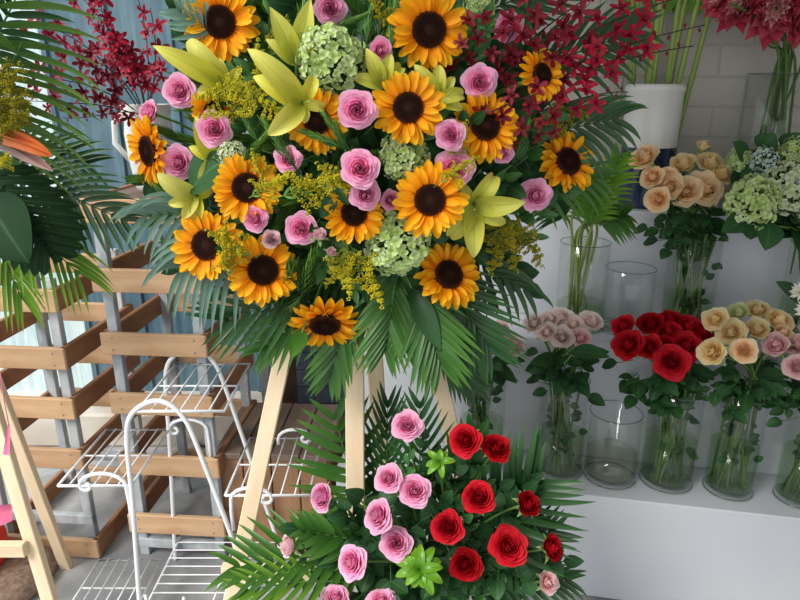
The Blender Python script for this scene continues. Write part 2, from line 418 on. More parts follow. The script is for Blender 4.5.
def sprig_mesh(mat, seed, n=13, L=.17, ll=.055, lw=.014):
    """leafy sprig along +Y"""
    st = R.getstate(); R.seed(seed); b = MB()
    pts = bez(V((0, 0, 0)), V((0, L*.3, .01)), V((.01, L*.7, .015)), V((0, L, 0)), 10); b.tube(pts, .0016, 5)
    for i in range(n):
        t = .12+.85*i/n; p = pts[int(t*10)]; sd = -1 if i % 2 else 1
        l = ll*R.uniform(.75, 1.15)*(1-.3*t)
        b.blade(T(p) @ Matrix.Rotation(sd*R.uniform(.6, 1.0), 4, 'Z') @ Matrix.Rotation(R.uniform(-.7, .7), 4, 'Y'), l, lw*R.uniform(.8, 1.1), leafp, R.uniform(.0, .5), -.7, .3, 6, 1, R.random())
    b.blade(T(pts[-1]), ll*.8, lw*.8, leafp, .1, -.4, .3, 5, 1, R.random())
    R.setstate(st)
    return b.mesh('leafy_sprig', mat)
SPRIG = [sprig_mesh(M['leaf'], 1), sprig_mesh(M['leaf'], 2, 11, .15, .065, .019), sprig_mesh(M['leaf_mid'], 3, 13, .15, .05, .011)]
def needle_mesh(seed, n=100, L=.13, nl=.05):
    st = R.getstate(); R.seed(seed); b = MB(); b.tube([(0, 0, 0), (0, L*.5, .005), (0, L, 0)], .0016, 5)
    for i in range(n):
        t = .15+.85*i/n; a = i*2.39996
        F = T((0, L*t, 0)) @ Matrix.Rotation(a, 4, 'Y') @ Matrix.Rotation(.75-.4*t, 4, 'X')
        b.blade(F, nl*R.uniform(.7, 1.1), .0023, strap, 0, -.4, 0, 4, 1, R.random())
    R.setstate(st); return b.mesh('needle_sprig', M['needle'])
NEED = [needle_mesh(1), needle_mesh(2, 55, .1, .04)]

def blossom_mesh(mat, seed):
    """unit orchid flower, about 1 across half-width, facing +Z"""
    st = R.getstate(); R.seed(seed); b = MB()
    for i in range(5):
        b.blade(Matrix.Rotation(i*2*PI/5+R.uniform(-.18, .18), 4, 'Z'), 1*R.uniform(.8, 1.15), .21, lambda t: (.35+.75*math.sin(PI*t**1.1*.85))*(1-t**8*.6), .25, R.uniform(-.7, .3), .25, 6, 2, R.random()*.6, .15)
    b.blade(Matrix.Rotation(PI, 4, 'Z'), .5, .18, oval, 1.1, -1.9, .8, 5, 2, 1)
    b.blade(Matrix.Identity(4), .25, .1, oval, 1.2, .4, .5, 3, 1, 1)
    R.setstate(st); return b.mesh('orchid_blossom', mat)
BLOS = {'orchid': [blossom_mesh(M['orchid'], i) for i in range(3)], 'orchid_dark': [blossom_mesh(M['orchid_dark'], i) for i in range(3)]}
_b = MB(); _b.lathe([(.01, -.5), (.25, -.3), (.36, 0), (.2, .4), (.01, .55)], 8, q=.5); BUD = _b.mesh('orchid_bud', M['orchid_dark'])

# ================================================================ placing
FHUB = None  # where the fronds of an arrangement are stuck in
VIA = None   # (mouth, bottom, mouth spread, bottom spread) while a vase is being filled
def face_dir(p, fx=0.0, fy=0.0):
    return ((CAM-p).normalized() + RIGHT*fx + UPV*fy).normalized()
def stem_to(root, base, target, r=.003, mat='green_stem', sag=.35, name='stem', via=None):
    """stem from local -Z of the flower to a world target"""
    mi = root.matrix_world.inverted(); e = mi @ target; L = e.length
    s = root.matrix_world.to_scale()[0]
    if isinstance(target, tuple): pass
    b = MB()
    if VIA is not None:
        m_ = mi @ (VIA[0] + V((R.uniform(-1, 1), R.uniform(-1, 1), 0))*VIA[2]); e = mi @ (VIA[1] + V((R.uniform(-1, 1), R.uniform(-1, 1), 0))*VIA[3])
        p0 = V((0, 0, base)); d1 = (e-m_)
        p = bez(p0, V((0, 0, base-(m_-p0).length*.45)), m_-d1*.3, m_, 8)[:-1] + [m_, m_+d1*.5, e]
        b.tube(p, r/s, 6)
    else: b.tube(bez(V((0, 0, base)), V((0, 0, base-L*sag)), e*.7+V((0, 0, -L*.1)), e, 9), r/s, 6)
    return b.build(name, M[mat], root)
def leaves_on(root, target, fr, n, size=1.0, kinds=(0, 1), spread=1.0):
    mw = root.matrix_world; o = mw.translation; s = mw.to_scale()[0]
    ax = (target-o).normalized()
    for i in range(n):
        t = fr[0]+(fr[1]-fr[0])*(i+.5)/n
        p = o + (target-o)*t
        a = R.uniform(0, 2*PI); sd = ax.orthogonal(); sd.rotate(Quaternion(ax, a))
        d = (sd*spread + V((0, 0, -.15)) + (CAM-o).normalized()*.1).normalized()
        wm = T(p) @ yframe(d, V((0, 0, 1))*.8 + (CAM-o).normalized()) @ S(size*R.uniform(.8, 1.2))
        inst('leaf', RLEAF[R.choice(kinds)], root, mw.inverted() @ wm)
def sunflower(u, v, r, Y, fx, fy, target, label, group):
    p = P(u, v, Y); k = r*px(p)/.068
    t = thing('sunflower', label, 'sunflower', T(p) @ frame(face_dir(p, fx, fy), R.random()*6) @ S(k), group)

    m = SUN[R.randrange(4)]
    inst('disc', m[0], t); inst('petal_ring', m[1], t); inst('sepal_ring', m[2], t)
    stem_to(t, -.02, target, .0045)
    return t
def rose(u, v, r, Y, fx, fy, target, label, group, color='pink', op=0, nleaf=2, fr=(.15, .5), lsize=1.0, stemr=.0028, lab2=None):
    p = P(u, v, Y); k = r*px(p)/.98
    n = face_dir(p, fx, fy)
    t = thing('rose', label, 'rose', T(p-n*k*.55) @ frame(n, R.random()*6) @ S(k), group)

    inst('bloom', ROSE[color][op], t); inst('calyx', CALYX, t)
    stem_to(t, -.2, target, stemr)
    if nleaf: leaves_on(t, target, fr, nleaf, lsize)
    return t
def lily(u, v, r, Y, fx, fy, roll, target, label, group, kind=0):
    p = P(u, v, Y); k = r*px(p)/.095; n = face_dir(p, fx, fy)
    t = thing('lily', label, 'lily', T(p-n*k*.03) @ frame(n, roll) @ S(k), group)
    m = LILY[kind]
    inst('petals', m[0], t); inst('stamens', m[1], t); inst('pistil', m[2], t); stem_to(t, 0, target, .004)
def lily_shaped(u, v, petals, Y, target, label, group, mat, fx=0, fy=0, wide=1.0):
    p = P(u, v, Y); k = px(p); n = face_dir(p, fx, fy)
    t = thing('lily', label, 'lily', T(p-n*.02) @ frame(n), group)
    for i, q_ in enumerate(petals):
        a, L = q_[:2]; curl = q_[2] if len(q_) > 2 else 1.0
        l = L*k*1.06; W = max(.0085, min(.0165, l*.185))*wide; m = MB()
        m.blade(Matrix.Rotation(math.radians(a-90), 4, 'Z') @ T((0, .003, -.003 if i % 2 else .002)), l, W, lambda t: (.25+.88*math.sin(PI*(t**.85*.9+.06)))*(1-t**7*.9), .75, -.4*curl, .6, 12, 3, R.random(), .07, b2=-1.3*curl)
        m.build('petal', M[mat], t)
    inst('pistil', LILY[0][2], t, S(.7)); stem_to(t, 0, target, .004)
def hydrangea(u, v, r, Y, fx, fy, target, label, group, kind='green', nleaf=2):
    p = P(u, v, Y); k = r*px(p)/1.1; n = face_dir(p, fx, fy)
    t = thing('hydrangea', label, 'hydrangea', T(p-n*k*.5) @ frame(n, R.random()*6) @ S(k), group)

    inst('bloom', HYD[kind], t); stem_to(t, -.5, target, .004)
    if nleaf:
        b = MB(); b.blade(Matrix.Identity(4), 1, .38, leafp, .1, -.9, .2, 9, 3, R.random(), .08); lm = b.mesh('hydrangea_leaf', M['leaf'])
        for i in range(nleaf):
            a = R.uniform(0, 6.28); mw = t.matrix_world
            d = (RIGHT*math.cos(a)+UPV*math.sin(a)*.5-UPV*.45).normalized()
            inst('leaf', lm, t, mw.inverted() @ (T(mw.translation-n*k*.6) @ yframe(d, (CAM-p).normalized()+V((0, 0, 1))) @ S(R.uniform(.085, .12))))
    return t
def goldenrod(u0, v0, u1, v1, Y, label, group, kind=0, target=None):
    a, b = P(u0, v0, Y), P(u1, v1, Y-.02); L = (b-a).length
    t = thing('goldenrod_spray', label, 'goldenrod', T(a) @ yframe(b-a, CAM-a) @ S(L/.13), group)

    m = SOL[kind]; inst('branching_stem', m[0], t); inst('plume', m[1], t)
    if target is not None:
        mi = t.matrix_world.inverted(); e = mi @ target; bb = MB(); bb.tube(bez(V((0, -.06, 0)), V((0, -.1, 0)), e*.7, e, 6), .0015, 5); bb.build('stalk', M['green_stem'], t)
def frond(a, b, ll, label, group=None, mat='palm', n=18, lw=.0085, droop=.7, curve=.12, fan=.85, nrm=None, start=.12, side=None, name='palm_frond', grav=None, lscale=None):
    """palm frond from world a to b; leaflets of length ll in pairs, bending by droop"""
    ax = b-a; L = ax.length; nr = (nrm if nrm is not None else (CAM-a)).normalized()
    n = max(8, int(n*.88)); lw *= .98; ll *= 1.06
    F = T(a) @ yframe(ax, nr); t = thing(name, label, 'palm frond', F, group)
    Fi = F.inverted().to_3x3(); down = Fi @ V((0, 0, -1))
    r = MB(); l = MB()
    pts = [V((0, L*s, curve*L*math.sin(PI*s))) for s in [i/14 for i in range(15)]]
    if FHUB is not None:
        e = F.inverted() @ (FHUB + V((R.uniform(-.06, .06), 0, R.uniform(-.06, .06)))); r.tube(bez(V((0, 0, 0)), V((0, -e.length*.3, 0)), e*.7, e, 6), .0028, 6)
    r.tube(pts, [.0032*(1-.75*i/14) for i in range(15)], 6); 
    for i in range(n):
        s = start+(1-start)*(i+.3)/n
        p = V((0, L*s, curve*L*math.sin(PI*s)))
        for sd in (-1, 1):
            if side is not None and sd != side: continue
            le = ll*(math.sin(PI*(.18+.72*s))**.7)*R.uniform(.88, 1.08)
            if lscale: le = ll*lscale(s)*R.uniform(.9, 1.08)
            ang = fan*(1.0-.55*s)*R.uniform(.92, 1.08)
            d = V((sd*math.sin(ang), math.cos(ang), .12)).normalized()
            K = T(p) @ yframe(d, V((0, 0, 1)) + V((R.uniform(-.25, .25), R.uniform(-.25, .25), 0)))
            # hang the blade: bend about its own side axis towards the ground
            zl = (K.to_3x3().inverted() @ down)
            q = R.random()
            if grav:
                # integrate a curved blade falling with gravity
                N = 8; pp = p.copy(); dd = d.copy(); vs = []; at = []
                for k in range(N+1):
                    tt = k/N; sx = dd.cross(V((0, 0, 1)) - dd*dd.z);
                    if sx.length < 1e-4: sx = V((1, 0, 0))
                    sx.normalize(); w = lw*strap(tt); nn = sx.cross(dd).normalized()
                    for j in (-1, 0, 1): vs.append(pp + sx*j*w + nn*(.35*w*abs(j))); at.append((tt, q, abs(j)))
                    dd = (dd + down*grav/N*(.4+1.2*tt)).normalized(); pp = pp + dd*le/N
                l.add(vs, [(k*3+j, k*3+j+1, k*3+j+4, k*3+j+3) for k in range(N) for j in (0, 1)], at)
            else:
                l.blade(K, le, lw*R.uniform(.85, 1.1), strap, .05, -droop*R.uniform(.6, 1.3), .35, 8, 1, q)
    r.build('midrib', M['sepal'] if mat != 'palm_dark' else M['palm'], t); l.build('leaflets', M[mat], t)
    return t
def orchid_spray(pts, n, r, label, group, mat='orchid', nbud=4, stem0=None, t0=.2, spread=1.0):
    """pts: four world points of the stem"""
    t = thing('orchid_spray', label, 'orchid', T(pts[0]), group)
    c = [p-pts[0] for p in bez(*pts, n=40)]; s = MB(); s.tube(c, [.0022*(1-.6*i/40) for i in range(41)], 6)
    for i in range(n+nbud):
        f = t0+(1-t0)*(i+.5)/(n+nbud); p = c[int(f*40)]; tn = (c[min(40, int(f*40)+1)]-c[max(0, int(f*40)-1)]).normalized()
        sd = -1 if i % 2 else 1
        o = tn.cross(V((0, 1, 0))).normalized()*sd + V((R.uniform(-.4, .4), -.5*R.random()-.1, R.uniform(-.4, .4)))
        L = r*(.75 if i < n else .35)*spread
        e = p + o.normalized()*L; s.tube([p, p+(e-p)*.5+tn*L*.2, e], .0008, 4)
        n_ = (V((0, -1, .1)) + o.normalized()*.7 + V((R.uniform(-.5, .5), 0, R.uniform(-.5, .5)))).normalized()
        if i < n: inst('blossom', BLOS[mat][i % 3], t, T(e) @ frame(n_, R.random()*6) @ S(r*R.uniform(.85, 1.15)))
        else: inst('bud', BUD, t, T(e) @ frame(o) @ S(r*.42*(1-.35*(i-n)/max(1, nbud))))
    s.build('stalk', M['orchid_stem'], t)
def leaf_thing(a, b, w, label, mat, name='broad_leaf', group=None, bend=-.5, cat='leaf', nrm=None, cup=.2, stalk=None):
    ax = b-a; L = ax.length
    t = thing(name, label, cat, T(a) @ yframe(ax, nrm if nrm is not None else CAM-a), group)
    m = MB(); m.blade(Matrix.Identity(4), L*1.03, w, leafp, -bend/2, bend, cup, 12, 4, R.random(), .05); m.build('blade', M[mat], t)
    m = MB(); e = (t.matrix_world.inverted() @ stalk) if stalk is not None else V((0, -.05, -.02)); m.tube([V((0, .01, 0)), e*.4+V((0, -.01, 0)), e], .002, 6); m.build('stalk', M['sepal'], t)
# ================================================================ setting
def m_noise(name, c1, c2, sc, rough=.7, bstr=.2, stretch=(1, 1, 1), detail=5, c3=None, bdist=.004, spec=.3, metal=0, lo=.35, hi=.65):
    m, nt, N = newmat(name); oc = objcoord(nt, stretch); n = noisef(nt, oc, sc, detail)
    c = ramp(nt, n, [(lo, c1), (hi, c2)])
    if c3:
        n2 = noisef(nt, objcoord(nt), sc*.22, 3); c = mix(nt, ramp(nt, n2, [(.48, (0, 0, 0, 1)), (.62, (1, 1, 1, 1))]), c, c3)
    finish(nt, c, rough, spec, bump=n, bstr=bstr, bdist=bdist, metal=metal); return m
MT = {}
MT['floor'] = m_noise('concrete_floor', G('8f9192'), G('b6b7b6'), 9, .75, .5, c3=G('7e8184'), detail=9)
MT['white'] = m_noise('white_painted_board', G('c2c6cd'), G('c9ccd2'), 3, .35, .03, c3=G('bdc1c9'), spec=.4)
MT['postgrey'] = m_noise('galvanised_post', G('a2a9ae'), G('c0c5c8'), 22, .6, .2, (1, 1, .3), c3=G('8b949b'))
MT['darkgap'] = m_noise('gap_shade_brown', G('3f2e25'), G('5a4335'), 12, .8, .2)  # shade of the dark gap put into a brown colour
def wood(name, a, b, knots=.0, sc=26, along='x', dirt=None):
    m, nt, N = newmat(name)
    st = {'x': (.12, 1, 1), 'y': (1, .12, 1), 'z': (1, 1, .12)}[along]
    n = noisef(nt, objcoord(nt, st), sc, 5, .6); n2 = noisef(nt, objcoord(nt), 5, 3)
    c = ramp(nt, n, [(.3, a), (.7, b)])
    oi = N('ShaderNodeObjectInfo'); hs = N('ShaderNodeHueSaturation')
    nt.links.new(math_(nt, 'ADD', math_(nt, 'MULTIPLY', oi.outputs['Random'], .2), .88), hs.inputs['Value']); nt.links.new(c, hs.inputs['Color'])
    c = hs.outputs[0]
    if dirt: c = mix(nt, ramp(nt, n2, [(.5, (0, 0, 0, 1)), (.75, (1, 1, 1, 1))]), c, dirt)
    finish(nt, c, .65, .3, bump=n, bstr=.25, bdist=.002); return m
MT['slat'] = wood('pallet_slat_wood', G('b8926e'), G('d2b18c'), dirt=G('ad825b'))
MT['slat_y_shaded'] = wood('pallet_slat_wood_side_shaded', G('93684a'), G('ad805c'), along='y', dirt=G('84593c'))  # same slat wood, side-face shade put into the colour
MT['pine'] = wood('pale_pine', G('dcc3a0'), G('efdcbc'), along='z', sc=30)
MT['boxtop'] = wood('weathered_plank', G('6b5a4e'), G('877466'), along='y', dirt=G('594a40'))
MT['boxface'] = wood('brown_plank', G('8b664c'), G('a98262'), along='z', dirt=G('7a5840'))
def wall_teal():
    m, nt, N = newmat('teal_sheet'); st = noisef(nt, objcoord(nt, (7, 7, .6)), 5, 6, .65); pt = noisef(nt, objcoord(nt), 2.2, 4)
    c = ramp(nt, st, [(.28, G('34505f')), (.48, G('486675')), (.64, G('5b7a86')), (.8, G('88a5ac'))])
    c = mix(nt, ramp(nt, pt, [(.45, (0, 0, 0, 1)), (.7, (.45, .45, .45, 1))]), c, G('76919a'))
    finish(nt, c, .45, .4, bump=st, bstr=.1, bdist=.003); return m
MT['teal'] = wall_teal()
def wall_pale():
    m, nt, N = newmat('pale_sheet'); st = noisef(nt, objcoord(nt, (6, 6, .8)), 7, 7, .7)
    c = ramp(nt, st, [(.3, G('a3c0c4')), (.5, G('c4d8da')), (.7, G('dfe9e8'))]); finish(nt, c, .5, .3); return m
MT['pale'] = wall_pale()
def brick(name, c1, c2, mo, scale, bstr, dist):
    m, nt, N = newmat(name); b = N('ShaderNodeTexBrick'); tc = N('ShaderNodeTexCoord'); sp = N('ShaderNodeSeparateXYZ'); cb = N('ShaderNodeCombineXYZ')
    nt.links.new(tc.outputs['Object'], sp.inputs[0]); nt.links.new(sp.outputs[0], cb.inputs[0]); nt.links.new(sp.outputs[2], cb.inputs[1]); nt.links.new(cb.outputs[0], b.inputs['Vector'])
    b.inputs['Scale'].default_value = scale; b.inputs['Color1'].default_value = c1; b.inputs['Color2'].default_value = c2; b.inputs['Mortar'].default_value = mo
    b.inputs['Mortar Size'].default_value = .012; b.inputs['Mortar Smooth'].default_value = .6
    n = noisef(nt, objcoord(nt), 28, 5); h = math_(nt, 'ADD', math_(nt, 'MULTIPLY', b.outputs['Fac'], -.8), math_(nt, 'MULTIPLY', n, .8))
    c = mix(nt, .25, b.outputs['Color'], ramp(nt, n, [(.3, mo), (.7, c1)])); finish(nt, c, .6, .35, bump=h, bstr=bstr, bdist=dist); return m
MT['brick'] = brick('painted_brick_grey', G('b3afa7'), G('b7b3ab'), G('adaaa2'), 2.6, .5, .014)
MT['brickdark'] = brick('dark_blue_brick', G('505a66'), G('5f6a76'), G('3c444e'), 3.4, .8, .012)
MT['ledge'] = m_noise('white_concrete', G('c9c3b6'), G('e4e0d8'), 6, .9, .5, c3=G('b4a898'))
MT['rubble'] = m_noise('rubble_stone', G('8d8478'), G('b8b0a4'), 20, .9, .7)
MT['ceil'] = m_noise('shading_ceiling_board', G('9b9b99'), G('a6a6a4'), 3, .8, .1)  # for the ceiling added to block light
m_, nt_, N_ = newmat('white_enamel_wire'); finish(nt_, G('e9ebee'), .35, .5); MT['wire'] = m_
def thin_glass(name, tint, gl=.0):
    m, nt, N = newmat(name); t = N('ShaderNodeBsdfTransparent'); t.inputs[0].default_value = tint
    g = N('ShaderNodeBsdfGlossy'); g.inputs['Roughness'].default_value = .04; fr = N('ShaderNodeFresnel'); fr.inputs[0].default_value = 1.45; ge = N('ShaderNodeNewGeometry'); front = math_(nt, 'SUBTRACT', 1.0, ge.outputs['Backfacing'])
    mx = N('ShaderNodeMixShader'); nt.links.new(math_(nt, 'MULTIPLY', math_(nt, 'ADD', fr.outputs[0], gl), front), mx.inputs[0]); nt.links.new(t.outputs[0], mx.inputs[1]); nt.links.new(g.outputs[0], mx.inputs[2])
    o = N('ShaderNodeOutputMaterial'); nt.links.new(mx.outputs[0], o.inputs[0]); return m
MT['glass'] = thin_glass('clear_glass', (.975, .985, .98, 1), .015)
MT['rim'] = thin_glass('glass_rim', (.62, .72, .68, 1), .12)
MT['water'] = thin_glass('vase_water', (.80, .88, .76, 1), .0)
MT['water_m'] = thin_glass('murky_water', (.86, .87, .80, 1), .03)
def plainm(n, c, r=.6, s=.3, tr=0, coat=0): m, nt, N = newmat(n); finish(nt, c, r, s, tr, coat=coat); return m
MT['cer_w'] = plainm('glazed_white', G('d6d6d2'), .25, .5); MT['cer_n'] = plainm('glazed_navy', G('22304a'), .15, .6)
MT['jug'] = plainm('white_jug', G('dcdcd6'), .35, .4); MT['ribbon'] = plainm('pink_ribbon', G('ee7fa8'), .4, .4, .2)
MT['redbag'] = plainm('orange_red_sheet', G('e8401e'), .5, .3, .1); MT['pinkpaper'] = plainm('pink_paper', G('f07aa0'), .6, .2, .1)
MT['foam'] = m_noise('floral_foam', G('1d3a22'), G('2a4d2c'), 30, .95, .5); MT['screw'] = plainm('screw_steel', G('8f8a80'), .4, .5)
MT['net'] = m_noise('brown_netting', G('7b6558'), G('a08977'), 60, .9, .8)

def structure(name, mb, mat, smooth=False):
    o = mb.build(name, MT[mat] if isinstance(mat, str) else mat, None, smooth=smooth); o['kind'] = 'structure'; return o
I4 = Matrix.Identity(4)
b = MB(); b.box(I4, 7, 6.4, .1, (-.6, 1.2, -.05)); structure('floor', b, 'floor')
# far sheet wall, with pressed seams
WY = 2.75
def sheets(name, x0, x1, mat, pitch=.21):
    b = MB(); n = int((x1-x0)/pitch); vs = []
    xs = []
    for i in range(n+1):
        x = x0+(x1-x0)*i/n; xs += [(x-.012, 0), (x-.005, -.012), (x+.005, -.012), (x+.012, 0)]
    for z in (.16, 3.2):
        for x, y in xs: vs.append((x, WY+y, z))
    m = len(xs); b.add(vs, [(i, i+1, m+i+1, m+i) for i in range(m-1)])
    vs2 = [(x, WY+.05, z) for z in (.16, 3.2) for x in (x0, x1)]; b.add(vs2, [(0, 2, 3, 1)])
    return structure(name, b, mat)
sheets('wall_back_pale', -4.1, -1.42, 'pale'); sheets('wall_back', -1.40, -.40, 'teal')
b = MB(); b.box(I4, 3.75, .34, .16, (-2.25, WY-.06, .08), .01); structure('trim_back_ledge', b, 'ledge')
# dark brick wall beside the stepped stand
DY = 2.36
b = MB(); b.box(I4, .28, .12, 3.2, (0, 0, 1.6)); o = structure('wall_dark_brick', b, 'brickdark'); o.location = (-.27, DY+.06, 0)
b = MB(); b.box(I4, .035, .035, 2.6, (-.52, 2.30, 1.3), .003); structure('trim_post', b, 'postgrey')
b = MB(); b.box(I4, .16, .04, 2.8, (-.42, 2.46, 1.4)); structure('trim_dark_gap', b, 'darkgap')  # dark sheet in place of the shaded gap beside the post

# stepped white stand along the side wall, turned 11 degrees
YAW = math.radians(-11); DX, DYv = math.cos(YAW), math.sin(YAW)
SX0, SY0 = .62, 1.63
STEPZ = (.36, .762, 1.13); STEPD = .22
L0, L1 = -.84, 1.75
FR = T((SX0, SY0, 0)) @ Matrix.Rotation(YAW, 4, 'Z')      # x along the stand, y back
stand = thing('stepped_display_stand', 'white painted three step display stand holding the vases along the grey brick wall', 'display stand', FR)
for i, z in enumerate(STEPZ):
    b = MB(); d0 = STEPD*i; b.box(I4, L1-L0, STEPD*(3-i), z-(STEPZ[i-1] if i else 0)-(.0), ((L0+L1)/2, d0+STEPD*(3-i)/2, (z+(STEPZ[i-1] if i else 0))/2), .004); b.build('step', MT['white'], stand, smooth=False)
b = MB(); b.box(I4, 3.6, .1, 3.2, (.9, STEPD*3+.06, 1.6)); o = structure('wall_side_brick', b, 'brick'); o.matrix_world = FR
b = MB(); b.box(I4, 3.4, 4.4, .08, (1.05, .7, 2.66)); structure('shading_ceiling', b, 'ceil')  # unseen ceiling, added to darken the upper wall and stand
b = MB(); b.box(I4, .1, 6.0, 2.62, (2.55, .7, 1.31)); structure('wall_right', b, 'brick')

def on_step(k, u, off):
    """base point on step k seen at column u, off metres behind its front edge"""
    s = 0.0
    for _ in range(30):
        p = FR @ V((s, STEPD*k+off, STEPZ[k])); uu = 400+FPX*p.x/depth(p); s += (u-uu)*depth(p)/FPX*.8
    return FR @ V((s, STEPD*k+off, STEPZ[k]))
def glass_vase(p, r, h, label, water=.45, wm='water', flare=0.0, group=None):
    t = thing('glass_vase', label, 'vase', T(p), group)
    b = MB(); b.lathe([(.001, .004), (r*.93, .004), (r, .010), (r, .02), (r*(1+flare*.4), h*.5), (r*(1+flare), h), (r*(1+flare)-.002, h+.001), (r*(1+flare)-.0035, h), (r-.0035, .02), (r*.6, .016), (.001, .015)], 40); b.build('glass_body', MT['glass'], t)
    b = MB(); rr = r*(1+flare)-.0015; b.tube([(rr*math.cos(a), rr*math.sin(a), h+.001) for a in [2*PI*i/40 for i in range(41)]], .0018, 5, cap=False); b.build('rim', MT['rim'], t)
    b = MB(); rr = r-.001; b.tube([(rr*math.cos(a), rr*math.sin(a), .006) for a in [2*PI*i/40 for i in range(41)]], .0022, 5, cap=False); b.build('foot_ring', MT['rim'], t)
    if water:
        b = MB(); hw = h*water; b.lathe([(.001, .0165), (r-.006, .0175), (r-.005, .03), (r-.005, hw), (.001, hw)], 32); b.build('water', MT[wm], t)
    return t

# ---------------------------------------------------------------- slatted crates
def crate(name, x0, w, y0, d, zs, H, label, slh=.070, low=True):
    t = thing(name, label, 'crate', T((x0, y0, 0)) @ Matrix.Rotation(math.radians(-5), 4, 'Z'))
    ps = .031
    for X in (ps/2, w-ps/2):
        for Y in (ps/2, d-ps/2):
            b = MB(); b.box(T((X, Y, H/2)), ps, ps*.8, H, (0, 0, 0), .002); b.build('post', MT['postgrey'], t, smooth=False)
    for z in zs:
        for Y, m in ((-.011, 'slat'), (d+.011, 'slat')):
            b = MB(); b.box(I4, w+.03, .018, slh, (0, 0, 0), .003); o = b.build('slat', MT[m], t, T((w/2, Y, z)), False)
            if Y < 0:
                for X in (.022, w-.022):
                    for dz in (-.018, .02):
                        b = MB(); b.lathe([(.001, .0015), (.0033, .001), (.004, 0)], 8, T((X-w/2, -.009, dz)) @ Matrix.Rotation(PI/2, 4, 'X')); b.build('screw_head', MT['screw'], o)
        for X in (-.006, w+.006):
            b = MB(); b.box(I4, .018, d+.03, slh, (0, 0, 0), .003); b.build('slat', MT['slat_y_shaded'], t, T((X, d/2, z)), False)
    if low:
        for Y in (.0, d-.02):
            b = MB(); b.box(I4, w, .02, .035, (0, 0, 0), .002); b.build('bottom_rail', MT['postgrey'], t, T((w/2, Y+.01, zs[-1]+.1 if zs[-1] < .1 else .05)), False)
    return t
crate('slatted_crate', -1.355, .338, 1.85, .40, [.909, .726, .558, .380, .040], .97, 'lower wooden slatted crate on grey posts behind the palm fronds at the far edge')
crate('slatted_crate', -.878, .296, 1.825, .38, [1.175, .972, .775, .577, .362, .140], 1.20, 'taller wooden slatted crate on grey posts behind the white wire stand')
# plank box
t = thing('plank_box', 'brown wooden plank box with weathered top standing behind the pale easel', 'box', T((-.60, 1.84, 0)) @ Matrix.Rotation(math.radians(-3), 4, 'Z'))
for i in range(4):
    b = MB(); b.box(I4, .09, .36, .022, (0, 0, 0), .003); b.build('top_plank', MT['boxtop'], t, T((.045+i*.094, .17, .378)), False)
for i in range(4):
    b = MB(); b.box(I4, .088, .02, .365, (0, 0, 0), .003); b.build('front_plank', MT['boxface'], t, T((.045+i*.092, .01, .1835)), False)
for X in (.0, .355):
    b = MB(); b.box(I4, .018, .31, .365, (0, 0, 0), .003); b.build('side_panel', MT['boxface'], t, T((X+.006, .18, .1835)), False)
# rubble seen through the crate
for i, (x, y, r) in enumerate([(-.98, 2.33, .06), (-.86, 2.36, .075), (-.72, 2.34, .065), (-.66, 2.45, .05), (-.93, 2.46, .06), (-.78, 2.47, .05)]):
    b = MB(); import mathutils; n = 10; pr = [(max(.001, r*math.sin(PI*k/n)), -r*.6*math.cos(PI*k/n)) for k in range(n+1)]; b.lathe(pr, 12)
    b.v = [tuple(V(q)*(1+.35*noise.noise(V(q)*22+V((i*9, 0, 0))))) for q in b.v]
    o = b.build('rubble_stone', MT['rubble'], None, T((x, y, r*.5)), False); tag(o, 'grey rubble stone lying behind the taller slatted crate', 'stone', 'rubble behind the crates')

# ---------------------------------------------------------------- wire stand
t = thing('wire_plant_stand', 'white enamelled wire plant stand with four shelves and hooped frame beside the easel', 'plant stand', T((-.6, 1.65, 0)))
ti = T((.6, -1.65, 0))
def hoop(Y):
    pts = [(-.752, Y, 0), (-.745, Y, .10), (-.722, Y, .445), (-.715, Y, .60), (-.703, Y, .68), (-.672, Y, .722), (-.625, Y, .742), (-.585, Y, .728), (-.556, Y, .69), (-.535, Y, .628), (-.475, Y, .38), (-.446, Y, .25), (-.40, Y, .05), (-.39, Y, 0)]
    q = [V(p) for p in pts]; out = []
    for i in range(len(q)-1):
        a, b_, c, d = q[max(0, i-1)], q[i], q[i+1], q[min(len(q)-1, i+2)]
        for k in range(5):
            s = k/5; out.append(.5*((2*b_)+(c-a)*s+(2*a-5*b_+4*c-d)*s*s+(3*b_-a-3*c+d)*s**3))
    return [ti @ p for p in out+[q[-1]]]
for Y in (1.5, 1.8):
    b = MB(); b.tube([V((q.x, q.y, q.z*(1.03 if Y > 1.6 else 1))) for q in hoop(Y)], .0068, 8); b.build('hoop_frame', MT['wire'], t)
def wshelf(x0, x1, z, y0, y1, n=6, across='y'):
    b = MB(); f = [V((x0, y0, z)), V((x1, y0, z)), V((x1, y1, z)), V((x0, y1, z)), V((x0, y0, z))]
    b.tube([ti @ p for p in f], .0042, 6)
    if across == 'y':
        for i in range(1, n): x = x0+(x1-x0)*i/n; b.tube([ti @ V((x, y0, z+.004)), ti @ V((x, y1, z+.004))], .0024, 5)
        b.tube([ti @ V((x0, (y0+y1)/2, z)), ti @ V((x1, (y0+y1)/2, z))], .003, 5)
    else:
        for i in range(1, n): y = y0+(y1-y0)*i/n; b.tube([ti @ V((x0, y, z+.004)), ti @ V((x1, y, z+.004))], .0024, 5)
        b.tube([ti @ V(((x0+x1)/2, y0, z)), ti @ V(((x0+x1)/2, y1, z))], .003, 5)
    b.build('wire_shelf', MT['wire'], t)
wshelf(-.675, -.452, .712, 1.5, 1.8); wshelf(-.915, -.72, .49, 1.5, 1.8); wshelf(-.47, -.245, .46, 1.5, 1.8); wshelf(-.94, -.745, .10, 1.44, 1.68, 6); wshelf(-.74, -.36, .065, 1.5, 1.84, 9, 'x')
